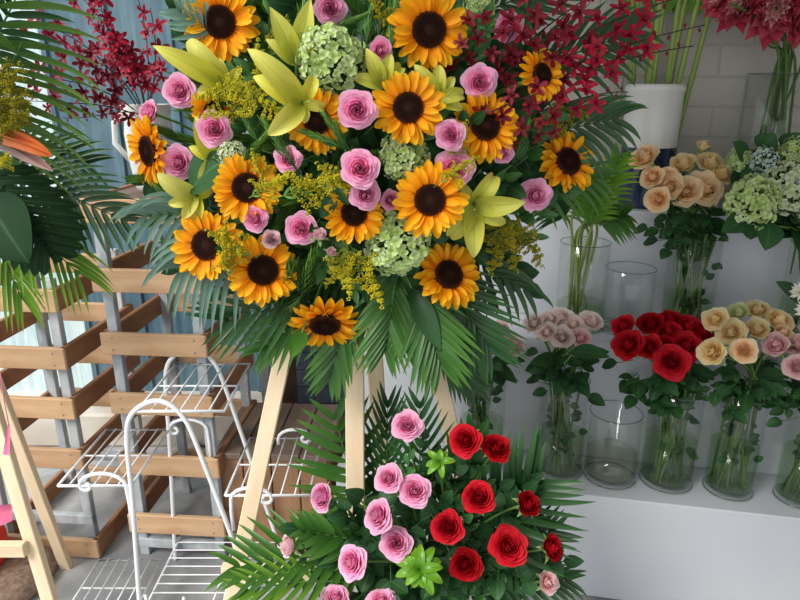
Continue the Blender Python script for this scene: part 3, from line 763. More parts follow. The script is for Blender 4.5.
def scroll(cx, z, Y, w, sgn, drop):
    pts = []
    for i in range(9): a = PI*i/8; pts.append(V((cx+sgn*w*math.cos(a), Y, z+w*.62*math.sin(a))))
    end = pts[-1]
    for i in range(1, 12): a = PI+i*.42; rr = .018*(1-i/16); pts.append(V((end.x+sgn*(.018+rr*math.cos(a)), Y, end.z+rr*math.sin(a))))
    pts = [V((cx+sgn*w*1.02, Y, z-drop)), V((cx+sgn*w*1.04, Y, z-drop*.4))]+pts
    b = MB(); b.tube([ti @ p for p in pts], .0055, 7); b.build('scroll', MT['wire'], t)
scroll(-.795, .49, 1.5, .062, 1, .14); scroll(-.66, .49, 1.8, .06, 1, .12); scroll(-.40, .45, 1.5, .055, -1, .10); scroll(-.33, .46, 1.8, .05, -1, .02)
b = MB(); b.tube([ti @ V((-.67+.055*math.cos(a), 1.5, .13+.06*math.sin(a))) for a in [PI+.25*i for i in range(13)]], .005, 7); b.build('scroll', MT['wire'], t)

# ---------------------------------------------------------------- easels
def bar(b, p, q, w, d, nrm=V((0, -1, 0))):
    ax = q-p; F = T((p+q)/2) @ yframe(ax, nrm) @ Matrix.Rotation(-PI/2, 4, 'X')
    return F, ax.length
def ebar(t, name, p, q, w=.042, d=.026, nrm=V((0, -1, 0)), mat='pine'):
    """bar with its own z along its length, w wide and d deep"""
    z = (q-p).normalized(); y = -(nrm - z*nrm.dot(z)).normalized(); x = y.cross(z)
    F = T((p+q)/2) @ Matrix((x, y, z)).transposed().to_4x4()
    b = MB(); b.box(I4, w, d, (q-p).length, (0, 0, 0), .002)
    return b.build(name, MT[mat], t, t.matrix_world.inverted() @ F, False)
A = V((-.095, 1.46, 1.52))
ea = thing('wooden_easel', 'pale pine easel carrying the tall sunflower arrangement', 'easel', T((-.1, 1.3, 0)))
lf = V((-.487, 1.25, 0)); rf = V((.29, 1.25, 0))
ebar(ea, 'leg', lf, A+V((-.03, 0, 0)), .038, .024); ebar(ea, 'leg', rf, A+V((.035, 0, 0)), .038, .024)
ebar(ea, 'rear_leg', V((-.030, 1.64, 0)), A+V((0, .05, 0)), .042, .024)
ebar(ea, 'centre_bar', V((-.107, 1.30, .38)), A+V((-.005, .0, .02)), .043, .03)
ebar(ea, 'crossbar', V((-.42, 1.262, .412)), V((.225, 1.262, .400)), .045, .022)
e2 = thing('wooden_easel', 'pale pine easel at the photo edge carrying the fronds and orange flower', 'easel', T((-1.15, 1.5, 0)))
a2 = P(-62, 250, 1.60); f2 = P(66, 640, 1.45)
def toz(p, q, z): s = (z-p.z)/(q.z-p.z); return p+(q-p)*s
l2a, l2b = P(2, 440, 1.50), P(47, 590, 1.44)
dd = l2b-l2a; foot = l2a+dd*((0-l2a.z)/dd.z); head = l2a+dd*((1.25-l2a.z)/dd.z)
ebar(e2, 'leg', foot, head, .036, .024)
r2a, r2b = P(22, 452, 1.66), P(66, 566, 1.765); dd = r2b-r2a; rfoot = r2a+dd*((0-r2a.z)/dd.z); rhead = r2a+dd*((1.15-r2a.z)/dd.z)
ebar(e2, 'rear_leg', rfoot, rhead, .034, .022)
ebar(e2, 'crossbar', P(26, 549, 1.435), P(26, 549, 1.435)+V((-.75, .0, 0)), .04, .022)
ebar(e2, 'leg', V((foot.x-.85, foot.y, 0)), head+V((-.12, 0, 0)), .036, .024)
# ribbon, paper, bag and netting at the edge
b = MB(); q = [P(11, 420, 1.38), P(8, 455, 1.38), P(12, 478, 1.385)]
b.blade(T(P(9, 425, 1.38)) @ yframe(P(10, 485, 1.38)-P(9, 425, 1.38), V((0, -1, 0))), .075, .008, lambda t: .35+.65*t, 0, .4, .3, 8, 2, ruf=.3)
b.tube([P(0, 372, 1.38), P(4, 400, 1.38), P(9, 426, 1.38)], .0012, 4)
tag(b.build('ribbon', MT['ribbon']), 'pink ribbon hanging over the leg of the easel at the edge', 'ribbon')
b = MB(); b.blade(T(P(-44, 520, 1.62)) @ yframe(V((1, .1, .05)), V((0, -1, .3))), .15, .055, lambda t: 1-.55*t, .1, -.5, .2, 6, 2, ruf=.15)
tag(b.build('wrapping_paper', MT['pinkpaper']), 'folded pink paper above the orange red bag behind the easel crossbar', 'paper')
bp = P(-18, 560, 1.66)
b = MB(); b.lathe([(.001, 0), (.10, 0), (.118, .05), (.12, .13), (.10, .20), (.085, .215), (.001, .21)], 20); b.v = [tuple(V(q)*.78*(1+.12*noise.noise(V(q)*14))) for q in b.v]
tag(b.build('red_bag', MT['redbag'], None, T((bp.x-.05, 1.70, .06))), 'orange red bag behind the crossbar of the easel at the edge', 'bag')
b = MB(); b.lathe([(.001, 0), (.17, 0), (.18, .03), (.15, .055), (.001, .062)], 24); b.v = [tuple(V((q[0], q[1], q[2]*(1+.6*noise.noise(V(q)*20))))) for q in b.v]
tag(b.build('netting_pile', MT['net'], None, T((bp.x-.0, 1.70, 0))), 'crumpled brown netting on the floor under the orange red bag', 'netting')
# ================================================================ the tall arrangement on the easel
CX, CYp = 365, 165
HUB = V((-.085, 1.40, 1.30))          # where the stems meet, in the foam tied to the easel
def DY_(u, v, off=0): return 1.10 + .22*min(1.5, ((u-CX)/235)**2 + ((v-150)/200)**2) + off
def FXY(u, v, k=.75): return ((u-CX)/230*k, -(v-150)/230*k)
def hub(): return HUB + V((R.uniform(-.10, .10), R.uniform(-.02, .04), R.uniform(-.12, .12)))
foam = thing('floral_foam', 'dark green floral foam block behind the blooms of the tall arrangement', 'floral foam', T(HUB))
b = MB(); b.box(I4, .30, .10, .36, (0, -.02, -.02), .02); b.build('foam_block', MT['foam'], foam)
b = MB()
for z in (-.1, .08): b.tube([(-.155, -.075, z), (.155, -.075, z), (.155, .035, z), (-.155, .035, z), (-.155, -.075, z)], .0035, 5)
b.build('binding_wire', MT['screw'], foam)
FHUB = HUB
GT = 'sunflowers of the tall arrangement'
for (u, v, r, fx, fy, off, lab) in [
 (220, 22, 36, -.15, .05, 0, 'large sunflower near the top above the pale yellow lily, beside the grey fan of palm'),
 (429, 30, 39, .05, .1, 0, 'largest sunflower, at the top of the tall arrangement, brown centre facing straight out'),
 (408, 108, 35, .0, .15, 0, 'sunflower in the middle just under the largest top sunflower'),
 (485, 126, 34, .25, .2, .02, 'sunflower under a pink rose, touching the dark red orchids of the tall arrangement'),
 (541, 75, 26, .7, .3, -.09, 'orange sunflower half covered by dark red orchids, turned sideways'),
 (567, 162, 32, .62, .35, .03, 'outermost sunflower on the vase side of the tall arrangement, a stray thread across its disc'),
 (247, 188, 34, -.1, .1, -.01, 'sunflower above a pale pink rose with goldenrod touching its disc'),
 (317, 120, 32, -.25, -.1, .04, 'shaded sunflower behind the large yellow lily, needles across its disc'),
 (354, 213, 30, .1, .05, .02, 'sunflower directly below the pair of touching pink roses'),
 (430, 200, 36, .0, .0, -.02, 'sunflower beside the drooping yellow lily, above the lowest green hydrangea'),
 (207, 245, 35, -.45, .05, -.05, 'sunflower at the lower edge half covered with goldenrod'),
 (263, 270, 35, .0, -.1, -.02, 'sunflower below the pale rosebud pair, over the grey palm frond'),
 (448, 275, 34, .45, .25, -.01, 'lower sunflower tilted up, between hydrangea and goldenrod'),
 (325, 323, 35, -.05, -1.25, -.03, 'lowest sunflower, nodding downward over the easel leg'),
 (150, 151, 34, -1.25, -.1, .0, 'side-facing sunflower at the outer edge below the white jug'),
 (214, 110, 22, .1, -.3, .06, 'small orange sunflower mostly hidden by goldenrod behind a pink rose')]:
    sunflower(u, v, r, DY_(u, v, off), fx, fy, hub(), lab, GT)
GP = 'pink roses of the tall arrangement'
for (u, v, r, fx, fy, off, op, lab) in [
 (330, 8, 17, .0, .0, 0, 0, 'pink rose at the very top above the green hydrangea'),
 (381, 50, 14, .3, .0, .02, 1, 'small pink rose just beside the upper green hydrangea'),
 (509, 27, 17, .3, -.2, -.08, 1, 'pink rose among the dark red orchids at the top'),
 (480, 82, 18, .1, .0, 0, 0, 'pink rose directly above the orchid-side sunflower'),
 (450, 135, 16, -.1, -.05, -.03, 0, 'pink rose squeezed between two sunflowers in the middle'),
 (455, 168, 20, .1, .1, -.01, 0, 'broad pink rose dusted with goldenrod above the drooping lily'),
 (178, 91, 17, -.35, .1, 0, 0, 'pink rose under the pale lily at the upper outer edge'),
 (147, 112, 14, -.9, .25, .03, 1, 'pale pink rose at the mouth of the white jug'),
 (214, 129, 18, -.1, .0, -.01, 0, 'pink rose right above the white hydrangea tuft'),
 (177, 163, 18, -.35, .0, 0, 0, 'pink rose beside the side-facing sunflower'),
 (288, 159, 14, .0, .1, 0, 0, 'small pink rose between the big lily and the goldenrod'),
 (357, 110, 20, .0, -.05, -.03, 0, 'pink rose beside the needle-covered sunflower'),
 (360, 168, 20, .0, .05, -.04, 0, 'upper and larger rose of the touching pink pair'),
 (366, 195, 16, .15, -.1, -.03, 0, 'lower and smaller rose of the touching pink pair'),
 (391, 200, 12, .3, .0, .01, 1, 'small pink rose half hidden by a sunflower petal'),
 (301, 229, 17, -.1, -.1, 0, 0, 'pink rose in the dark gap with a white bud beside it'),
 (537, 195, 17, .35, .0, 0, 0, 'pink rose at the tip of the drooping lily'),
 (255, 219, 15, -.2, -.1, -.04, 1, 'pale pink rose overlapping the foot of a sunflower'),
 (503, 152, 13, .3, .1, .0, 1, 'dusky pink rose in the shade beside the outermost sunflower')]:
    rose(u, v, r, DY_(u, v, off), fx, fy, hub(), lab, GP, 'pink', op, 1, (.12, .4), .8)
for (u, v, r, fx, fy, off, op, c, lab) in [(271, 239, 12.5, .1, .1, -.05, 2, 'blush', 'plump pale rosebud above a sunflower disc'), (320, 235, 12, .1, .5, -.05, 3, 'blush', 'round whitish rosebud attached beside the dark-gap rose'), (331, 252, 9, .2, .3, -.05, 3, 'blush', 'tiniest pink rosebud under the round whitish bud')]:
    rose(u, v, r, DY_(u, v, off), fx, fy, hub(), lab, GP, c, op, 0)
GL = 'yellow lilies of the tall arrangement'
for (u, v, pet, off, mat, fx, fy, lab) in [
 (304, 103, [(136, 76), (152, 56), (219, 50), (62, 34, 1.5), (-12, 26, 1.4), (275, 20)], -.03, 'lily', .2, 0, 'big open yellow lily with long petals in front of the shaded sunflower'),
 (297, 60, [(118, 54, .4), (146, 36, .6), (104, 36, .7), (74, 60, .5), (58, 44, 1.5)], .01, 'lily_pale', 0, .3, 'upright pale yellow lily beside the upper green hydrangea'),
 (225, 84, [(152, 74, .7), (128, 60, 1.2), (100, 26), (-6, 28, 1.3), (195, 30), (45, 24)], .0, 'lily', -.1, .1, 'yellow lily under the top sunflower, a long petal reaching outward'),
 (474, 207, [(8, 52, .7), (272, 54, .8), (-27, 38), (56, 44, 1.7), (234, 46, 1.3), (120, 28)], -.03, 'lily_pale', 0, -.2, 'drooping dull yellow lily beside the pink rose'),
 (196, 197, [(146, 44), (195, 30), (20, 18), (268, 32), (235, 28), (80, 22)], -.02, 'lily', -.1, -.2, 'yellow lily below the pink rose near the outer edge'),
 (213, 159, [(108, 44, .8), (150, 26), (232, 26), (-8, 26), (285, 28), (60, 20)], .01, 'lily', 0, 0, 'small yellow lily behind the white hydrangea tuft'),
 (383, 84, [(116, 38, .6), (46, 34, 1.6), (0, 26), (165, 32), (75, 32)], .02, 'lily_pale', 0, .2, 'dull yellow lily half hidden behind the middle sunflower'),
 (437, 98, [(125, 40, .8), (85, 36), (10, 34, 1.5), (-20, 30), (165, 34), (50, 30)], .02, 'lily_pale', .1, .2, 'shaded greenish lily behind the largest sunflower')]:
    lily_shaped(u, v, pet, DY_(u, v, off), hub(), lab, GL, mat, fx, fy)
for (u, v, r, fx, fy, off, k, lab) in [
 (332, 54, 36, .0, .25, -.01, 'green', 'pale green hydrangea at the top under the highest pink rose'),
 (481, 6, 17, .2, .2, .03, 'green', 'small green hydrangea cut by the top of the photo'),
 (404, 156, 27, .0, .1, .03, 'green', 'green hydrangea behind the middle, above the hydrangea-side sunflower'),
 (398, 247, 36, .0, -.3, -.01, 'green', 'lowest green hydrangea, below the sunflower with the drooping lily'),
 (232, 155, 16, -.1, .1, 0, 'white', 'whitish hydrangea tuft under a pink rose')]:
    hydrangea(u, v, r, DY_(u, v, off), fx, fy, hub(), lab, 'hydrangeas of the tall arrangement', k, 1)
gl = 'yellow goldenrod spray filling gaps between the blooms of the tall arrangement'
for (u0, v0, u1, v1, off, k) in [(262, 80, 255, 40, 0, 1), (245, 92, 195, 100, -.02, 1), (240, 110, 200, 118, -.01, 0), (255, 100, 228, 82, -.01, 1), (250, 95, 290, 118, .01, 0), (262, 190, 292, 172, -.06, 1), (300, 190, 352, 172, .0, 1), (345, 185, 315, 165, .0, 0), (228, 262, 222, 222, -.05, 1), (240, 250, 205, 232, -.06, 0),
    (345, 255, 352, 298, -.03, 1), (360, 262, 385, 305, -.03, 1), (340, 262, 328, 288, -.01, 2), (505, 225, 520, 270, -.01, 2), (500, 230, 495, 275, -.02, 2), (520, 232, 545, 265, 0, 2), (510, 228, 515, 250, -.03, 0), (545, 130, 560, 95, .02, 2), (550, 125, 590, 108, .02, 2), (385, 20, 368, -4, .02, 0), (400, 20, 405, -5, .03, 0), (455, 150, 465, 120, -.0, 0), (262, 175, 250, 150, 0, 0), (450, 175, 478, 155, -.05, 0), (275, 45, 285, 15, .03, 2)]:
    goldenrod(u0, v0, u1, v1, DY_((u0+u1)/2, (v0+v1)/2, off-.01), gl, 'goldenrod in the tall arrangement', k, hub())
# green filling: leafy sprigs and needle sprigs radiating from the foam
nl = 'dark green leafy sprig among the blooms of the tall arrangement'
for i in range(170):
    a = i*2.39996; q = math.sqrt((i+.5)/170); u = 358+q*196*math.cos(a); v = 150+q*168*math.sin(a)
    if u < 205 and v < 130 or u > 520 and v > 190: continue
    o = P(u, v, DY_(u, v, .11+.05*R.random())); d = (o-HUB); d.y *= .5; d = d.normalized() + V((R.uniform(-.5, .5), -.35, R.uniform(-.5, .5)))
    t = thing('leafy_sprig', nl, 'foliage', T(o-d.normalized()*.07) @ yframe(d, CAM-o), 'leafy sprigs in the tall arrangement')
    inst('foliage', R.choice((SPRIG[0], SPRIG[1], SPRIG[2], SPRIG[2], NEED[0], NEED[0])), t, S(R.uniform(.8, 1.1)))
    mi = t.matrix_world.inverted(); b = MB(); e = mi @ hub(); b.tube(bez(V((0, 0, 0)), V((0, -.03, 0)), e*.6, e, 5), .0014, 5); b.build('stalk', M['green_stem'], t)
nn = 'spiky green needle sprig between the blooms of the tall arrangement'
for (u0, v0, u1, v1, off) in [(300, 175, 262, 118, 0), (262, 150, 240, 108, 0), (275, 160, 285, 105, 0), (350, 150, 322, 112, -.03), (345, 150, 335, 120, -.03), (350, 150, 300, 130, -.01), (185, 225, 140, 200, .02), (190, 220, 150, 178, .02), (195, 225, 165, 195, 0), (365, 50, 372, 5, .03), (390, 55, 395, 15, .03), (280, 310, 292, 262, 0), (300, 300, 310, 265, 0), (330, 30, 358, 18, .03), (512, 165, 530, 120, .02), (300, 60, 305, 12, .04), (240, 165, 262, 140, 0), (305, 290, 285, 320, 0), (270, 20, 265, -10, .04)]:
    p0, p1 = P(u0, v0, DY_(u0, v0, off)), P(u1, v1, DY_(u1, v1, off)-.01)
    t = thing('needle_sprig', nn, 'foliage', T(p0) @ yframe(p1-p0, CAM-p0), 'needle sprigs in the tall arrangement')
    inst('foliage', NEED[R.randrange(2)], t, S((p1-p0).length/.13*1.1))
    mi = t.matrix_world.inverted(); b = MB(); e = mi @ hub(); b.tube(bez(V((0, 0, 0)), V((0, -.03, 0)), e*.6, e, 5), .0014, 5); b.build('stalk', M['green_stem'], t)
# palm fronds around and below
def fr(u0, v0, Y0, u1, v1, Y1, ll, lab, mat='palm', **k):
    return frond(P(u0, v0, Y0), P(u1, v1, Y1), ll, lab, 'palm fronds of the tall arrangement', mat, **k)
fr(365, 270, 1.36, 222, 322, 1.24, .15, 'dark palm frond fanning out under the lower sunflowers towards the wire stand', 'palm_dark', n=15, fan=1.0, lw=.0062, droop=.35)
fr(350, 270, 1.38, 262, 350, 1.26, .12, 'dark palm frond hanging behind the lowest sunflower beside the easel leg', 'palm', n=13, fan=.8, lw=.0068, droop=.4)
fr(360, 270, 1.34, 330, 375, 1.28, .12, 'dark palm frond hanging straight down behind the lowest sunflower', 'palm', n=12, fan=.6, lw=.0072, droop=.3)
fr(400, 250, 1.30, 385, 350, 1.22, .13, 'green palm frond hanging over the central easel bar', 'palm', n=15, fan=.75, lw=.0062, droop=.35)
fr(410, 260, 1.30, 440, 365, 1.20, .14, 'green palm frond hanging below the tilted lower sunflower', 'palm', n=16, fan=.8, lw=.0068, droop=.35)
fr(430, 250, 1.32, 490, 350, 1.24, .14, 'green palm frond under the goldenrod, dropping towards the red roses', 'palm_dark', n=16, fan=.85, lw=.0062, droop=.4)
fr(440, 240, 1.36, 530, 292, 1.30, .12, 'dark palm frond arching out past the goldenrod over the white stand', 'palm_dark', n=9, fan=.8, lw=.006, grav=1.3)
fr(400, 270, 1.36, 470, 385, 1.30, .12, 'dark palm frond hanging deepest between the vases and the easel', 'palm_dark', n=14, fan=.6, lw=.0072, droop=.3)
fr(280, 235, 1.34, 180, 268, 1.22, .17, 'grey green palm frond with long hanging blades over the wire stand', 'palm_grey', n=15, fan=1.1, lw=.0062, grav=1.9)
fr(260, 210, 1.34, 142, 215, 1.24, .13, 'grey green palm frond at the outer edge under the side-facing sunflower', 'palm_grey', n=14, fan=1.0, lw=.0055, grav=1.7)
fr(250, 60, 1.32, 176, 8, 1.26, .07, 'grey green palm frond curling beside the top sunflower', 'palm_grey', n=12, fan=1.3, lw=.0055, droop=1.2)
fr(470, 150, 1.38, 618, 118, 1.34, .13, 'palm frond arching over the palm vase beyond the outermost sunflower', 'palm_dark', n=16, fan=1.0, lw=.0065, grav=1.1)
fr(480, 190, 1.40, 600, 178, 1.38, .11, 'palm frond behind the outermost sunflower', 'palm', n=13, fan=1.0, lw=.0055, grav=1.1)
fr(500, 80, 1.40, 640, 30, 1.36, .12, 'palm frond behind the dark red orchids at the top', 'palm_dark', n=16, fan=1.0, lw=.006, grav=.7)
fr(300, 40, 1.42, 250, -30, 1.36, .12, 'palm frond behind the top of the arrangement near the pale lily', 'palm_dark', n=14, fan=.9, lw=.007, droop=.5)
fr(420, 40, 1.42, 560, -20, 1.38, .13, 'palm frond behind the largest sunflower and the orchids', 'palm_dark', n=14, fan=.9, lw=.007, droop=.5)
leaf_thing(P(303, 330, 1.22), P(291, 358, 1.16), .017, 'broad green leaf lying across the top of the easel leg', 'palm', stalk=HUB)
leaf_thing(P(412, 288, 1.24), P(440, 350, 1.19), .022, 'broad green leaf beneath the tilted lower sunflower', 'palm_dark', stalk=HUB)
leaf_thing(P(456, 345, 1.30), P(462, 385, 1.28), .024, 'dark rounded leaf hanging at the mouth of the partly hidden vase', 'leaf', stalk=HUB)
# crimson orchid sprays of the tall arrangement
GO = 'dark red orchid sprays of the tall arrangement'
for (q, n, r, lab, mat, nb) in [
 ([(470, 120, 1.32), (540, 70, 1.20), (610, 45, 1.16), (705, 25, 1.14)], 8, 0.021, 'longest dark red orchid spray crossing in front of the white and navy vase', 'orchid', 4),
 ([(480, 120, 1.30), (540, 80, 1.20), (600, 60, 1.16), (693, 46, 1.15)], 7, 0.020, 'dark red orchid spray just under the longest one', 'orchid', 4),
 ([(490, 140, 1.30), (540, 110, 1.18), (590, 90, 1.15), (628, 92, 1.14)], 6, 0.019, 'lowest arching dark red orchid spray with bare buds at its tip', 'orchid', 3),
 ([(470, 130, 1.30), (490, 80, 1.20), (510, 40, 1.16), (540, -15, 1.15)], 9, 0.020, 'upright wine red orchid spray above the half covered sunflower', 'orchid_dark', 1),
 ([(470, 120, 1.30), (500, 60, 1.22), (550, 20, 1.18), (600, -10, 1.16)], 9, 0.021, 'wine red orchid spray slanting to the top of the photo', 'orchid_dark', 1),
 ([(470, 130, 1.30), (490, 110, 1.17), (510, 100, 1.13), (545, 92, 1.12)], 5, 0.018, 'wine red orchid spray lying over the shaded sunflower edge', 'orchid_dark', 0),
 ([(470, 150, 1.30), (500, 140, 1.20), (530, 130, 1.16), (556, 125, 1.16)], 6, 0.016, 'short wine red orchid spray above the outermost sunflower', 'orchid_dark', 0),
 ([(460, 90, 1.30), (462, 60, 1.20), (470, 40, 1.17), (478, 14, 1.16)], 6, 0.017, 'wine red orchid spray beside the largest sunflower', 'orchid_dark', 0),
 ([(480, 110, 1.32), (540, 50, 1.24), (600, 20, 1.20), (690, -6, 1.18)], 9, 0.021, 'dark red orchid spray along the top edge of the photo', 'orchid', 2),
 ([(470, 120, 1.32), (500, 70, 1.20), (520, 55, 1.17), (565, 45, 1.16)], 7, 0.019, 'wine red orchid spray behind the longest orchid spray', 'orchid_dark', 0)]:
    q = [P(*k) for k in q]; q[0] = HUB+V((.1, 0, .05)); orchid_spray(q, n, r, lab, GO, mat, nb, t0=.42)

# ================================================================ the white jug of orchids behind
jp = P(158, 185, 1.93); jz = 1.205
jug = thing('white_jug', 'white ceramic jug holding red orchid sprays behind the tall arrangement', 'vase', T((-.745, 1.99, jz)))
b = MB(); b.lathe([(.001, 0), (.05, 0), (.056, .02), (.066, .10), (.070, .17), (.064, .215), (.072, .25), (.069, .252), (.060, .215), (.05, .03), (.001, .02)], 32); b.build('body', MT['jug'], jug)
b = MB(); b.tube([(-.066, 0, .23), (-.10, 0, .20), (-.105, 0, .14), (-.066, 0, .09)], .009, 8); b.build('handle', MT['jug'], jug)
b = MB(); b.box(I4, .34, .40, .014, (0, 0, 0), .003); o = b.build('top_board', MT['boxtop'], None, T((-.72, 2.0, jz-.008)) @ Matrix.Rotation(math.radians(-5), 4, 'Z'), False); tag(o, 'grey board lying on top of the taller slatted crate under the white jug', 'board')
J = V((-.745, 1.98, jz+.20))
for (a, b_, c, n, r, lab, mat, nb) in [
 ((140, 60, 1.85), (120, 40, 1.8), (75, -10, 1.75), 11, 0.022, 'tall red orchid spray leaning from the jug past the palm tips', 'orchid', 0),
 ((130, 70, 1.85), (100, 30, 1.8), (95, -25, 1.75), 11, 0.022, 'upright red orchid spray in the jug nearest the top', 'orchid', 1),
 ((120, 90, 1.85), (80, 80, 1.8), (25, 75, 1.75), 11, 0.022, 'low red orchid spray from the jug behind the palm blades', 'orchid_dark', 0),
 ((120, 100, 1.85), (80, 105, 1.8), (20, 100, 1.75), 11, 0.020, 'lowest dark orchid spray behind the curled palm frond', 'orchid_dark', 0),
 ((135, 100, 1.84), (105, 120, 1.8), (62, 118, 1.78), 3, 0.019, 'nearly bare dark orchid twig with one hanging bloom', 'orchid_dark', 6),
 ((150, 70, 1.9), (150, 30, 1.9), (135, -10, 1.88), 3, 0.016, 'thin orchid twig with dark buds behind the jug', 'orchid_dark', 7),
 ((158, 70, 1.86), (158, 40, 1.8), (150, 8, 1.78), 7, 0.020, 'short red orchid spray next to the grey palm blades', 'orchid', 0),
 ((130, 80, 1.87), (110, 60, 1.84), (60, 50, 1.8), 11, 0.021, 'red orchid spray at mid height behind the palm blades', 'orchid_dark', 0),
 ((145, 80, 1.84), (130, 60, 1.8), (110, 40, 1.78), 10, 0.020, 'dense red orchid spray rising right over the jug', 'orchid', 0),
 ((150, 85, 1.84), (155, 70, 1.8), (168, 68, 1.78), 5, 0.018, 'short red orchid spray touching the outer pink rose', 'orchid', 0),
 ((110, 60, 1.90), (80, 30, 1.86), (20, 20, 1.84), 11, 0.021, 'red orchid spray from the jug reaching to the photo edge', 'orchid', 0)]:
    orchid_spray([J, P(*a), P(*b_), P(*c)], n, r*1.12, lab, 'red orchid sprays in the white jug', mat, nb, t0=.3)

# ================================================================ the arrangement on the easel at the edge
H2 = V((-1.06, 1.42, 1.30))
FHUB = H2
foam2 = thing('floral_foam', 'dark green floral foam block on the easel at the photo edge', 'floral foam', T(H2 + V((-.05, .02, 0))))
b = MB(); b.box(I4, .26, .10, .30, (0, 0, 0), .02); b.build('foam_block', MT['foam'], foam2)
def fr2(a, u0, v0, Y0, u1, v1, Y1, ll, lab, mat='palm', **k):
    return frond(P(u0, v0, Y0), P(u1, v1, Y1), ll, lab, 'palm fronds at the photo edge', mat, **k)
fr2(0, -25, 130, 1.32, 6, -30, 1.10, .21, 'tall palm frond at the top edge of the photo with long curving blades', 'palm_olive', n=13, fan=1.45, lw=.0085, grav=.65, lscale=lambda s: 1-.25*s)
fr2(0, -30, 150, 1.30, 22, 42, 1.12, .20, 'palm frond with long blades arching over the orange flower', 'palm_olive', n=12, fan=1.5, lw=.0085, grav=.9, lscale=lambda s: 1-.2*s)
fr2(0, -10, 160, 1.30, 128, 222, 1.28, .13, 'palm frond pointing away from the big dark leaf toward the crates', 'palm_dark', n=17, fan=1.0, lw=.0058, grav=.5)
fr2(0, -10, 190, 1.28, 80, 275, 1.24, .16, 'light green palm frond hanging in front of the lower crate', 'palm_light', n=13, fan=.75, lw=.0040, grav=.9)
fr2(0, -25, 190, 1.28, 22, 300, 1.22, .14, 'light green palm frond hanging straight down at the edge', 'palm_light', n=11, fan=.55, lw=.0042, grav=.8)
fr2(0, -15, 150, 1.34, 90, 165, 1.34, .12, 'dark palm frond just beneath the orange flower sheath', 'palm_dark', n=13, fan=1.0, lw=.005, grav=.5)
fr2(0, -15, 60, 1.36, 30, -30, 1.30, .13, 'palm frond behind the tall one in the top corner', 'palm_dark', n=12, fan=1.1, lw=.008, grav=.5)
# big split leaf
mt = thing('monstera_leaf', 'big dark split leaf with holes below the orange flower', 'leaf', T(P(-8, 168, 1.20)) @ yframe(P(58, 262, 1.17)-P(-8, 168, 1.20), V((.25, -1, .45))))
b = MB(); L = (P(58, 262, 1.17)-P(-8, 168, 1.20)).length; n = 9
b.blade(I4, L, .018, lambda t: 1-.6*t, .1, -.35, .1, 8, 2, .4)
for i in range(n):
    s = .04+.9*i/n
    for sd in (-1, 1):
        w = L*.55*math.sin(PI*(.2+.75*s)); K = T((0, L*s, .004)) @ Matrix.Rotation(-sd*(1.15-.5*s), 4, 'Z')
        b.blade(K, w, L*.062, lambda t: (1 if t > .5 else .55+.9*abs(t-.25))*(1-t**5), .05, -.7, .2, 8, 2, R.random()*.5)
b.build('blade', M['leaf_rib'], mt); b = MB(); b.tube([(0, .02, 0), (0, -.05, -.03), (-.02, -.12, -.08)], .003, 6); b.build('stalk', M['sepal'], mt)
b = MB()
leaf_thing(P(-14, 196, 1.17), P(28, 262, 1.12), .055, 'heart shaped dark leaf with a pale midrib at the photo edge', 'leaf_rib', bend=-.4, nrm=V((.1, -1, .35)), stalk=H2)
bp_ = thing('bird_of_paradise', 'orange bird of paradise flower with pinkish sheath at the photo edge', 'bird of paradise', T(P(-25, 128, 1.14)))
def sh(u0, v0, u1, v1, Y, w, mat, nm, be=-.2):
    a, c = P(u0, v0, Y), P(u1, v1, Y); m = MB(); m.blade(Matrix.Identity(4), (c-a).length, w, lambda t: (.9-.3*t)*(1-t**6)+.02, 0, be, 1.4, 9, 3, .4)
    m.blade(T((0, 0, -.002)), (c-a).length, w*.9, lambda t: (.9-.3*t)*(1-t**6)+.02, 0, be, -1.0, 9, 3, .6); m.build(nm, M[mat], bp_, bp_.matrix_world.inverted() @ T(a) @ yframe(c-a, V((0, -.7, 1))))
sh(-25, 128, 53, 168, 1.13, .012, 'bop_sheath', 'sheath', -.1); sh(4, 136, 52, 152, 1.115, .011, 'bop', 'petal', -.25); sh(0, 132, 44, 143, 1.12, .009, 'bop', 'petal', -.35)
bb = MB(); bb.tube([V((0, 0, 0)), H2-P(-25, 128, 1.14)], .006, 6); bb.build('stalk', M['green_stem'], bp_)
for (u0, v0, u1, v1, k) in [(6, 110, 16, 62, 2), (0, 100, 4, 58, 2), (10, 125, 24, 88, 2), (5, 130, 26, 108, 2), (-6, 120, 8, 92, 2), (2, 165, 8, 152, 0), (0, 140, 14, 120, 2)]:
    goldenrod(u0, v0, u1, v1, 1.12, 'olive yellow goldenrod spray among the fronds at the photo edge', 'goldenrod at the photo edge', k, H2)

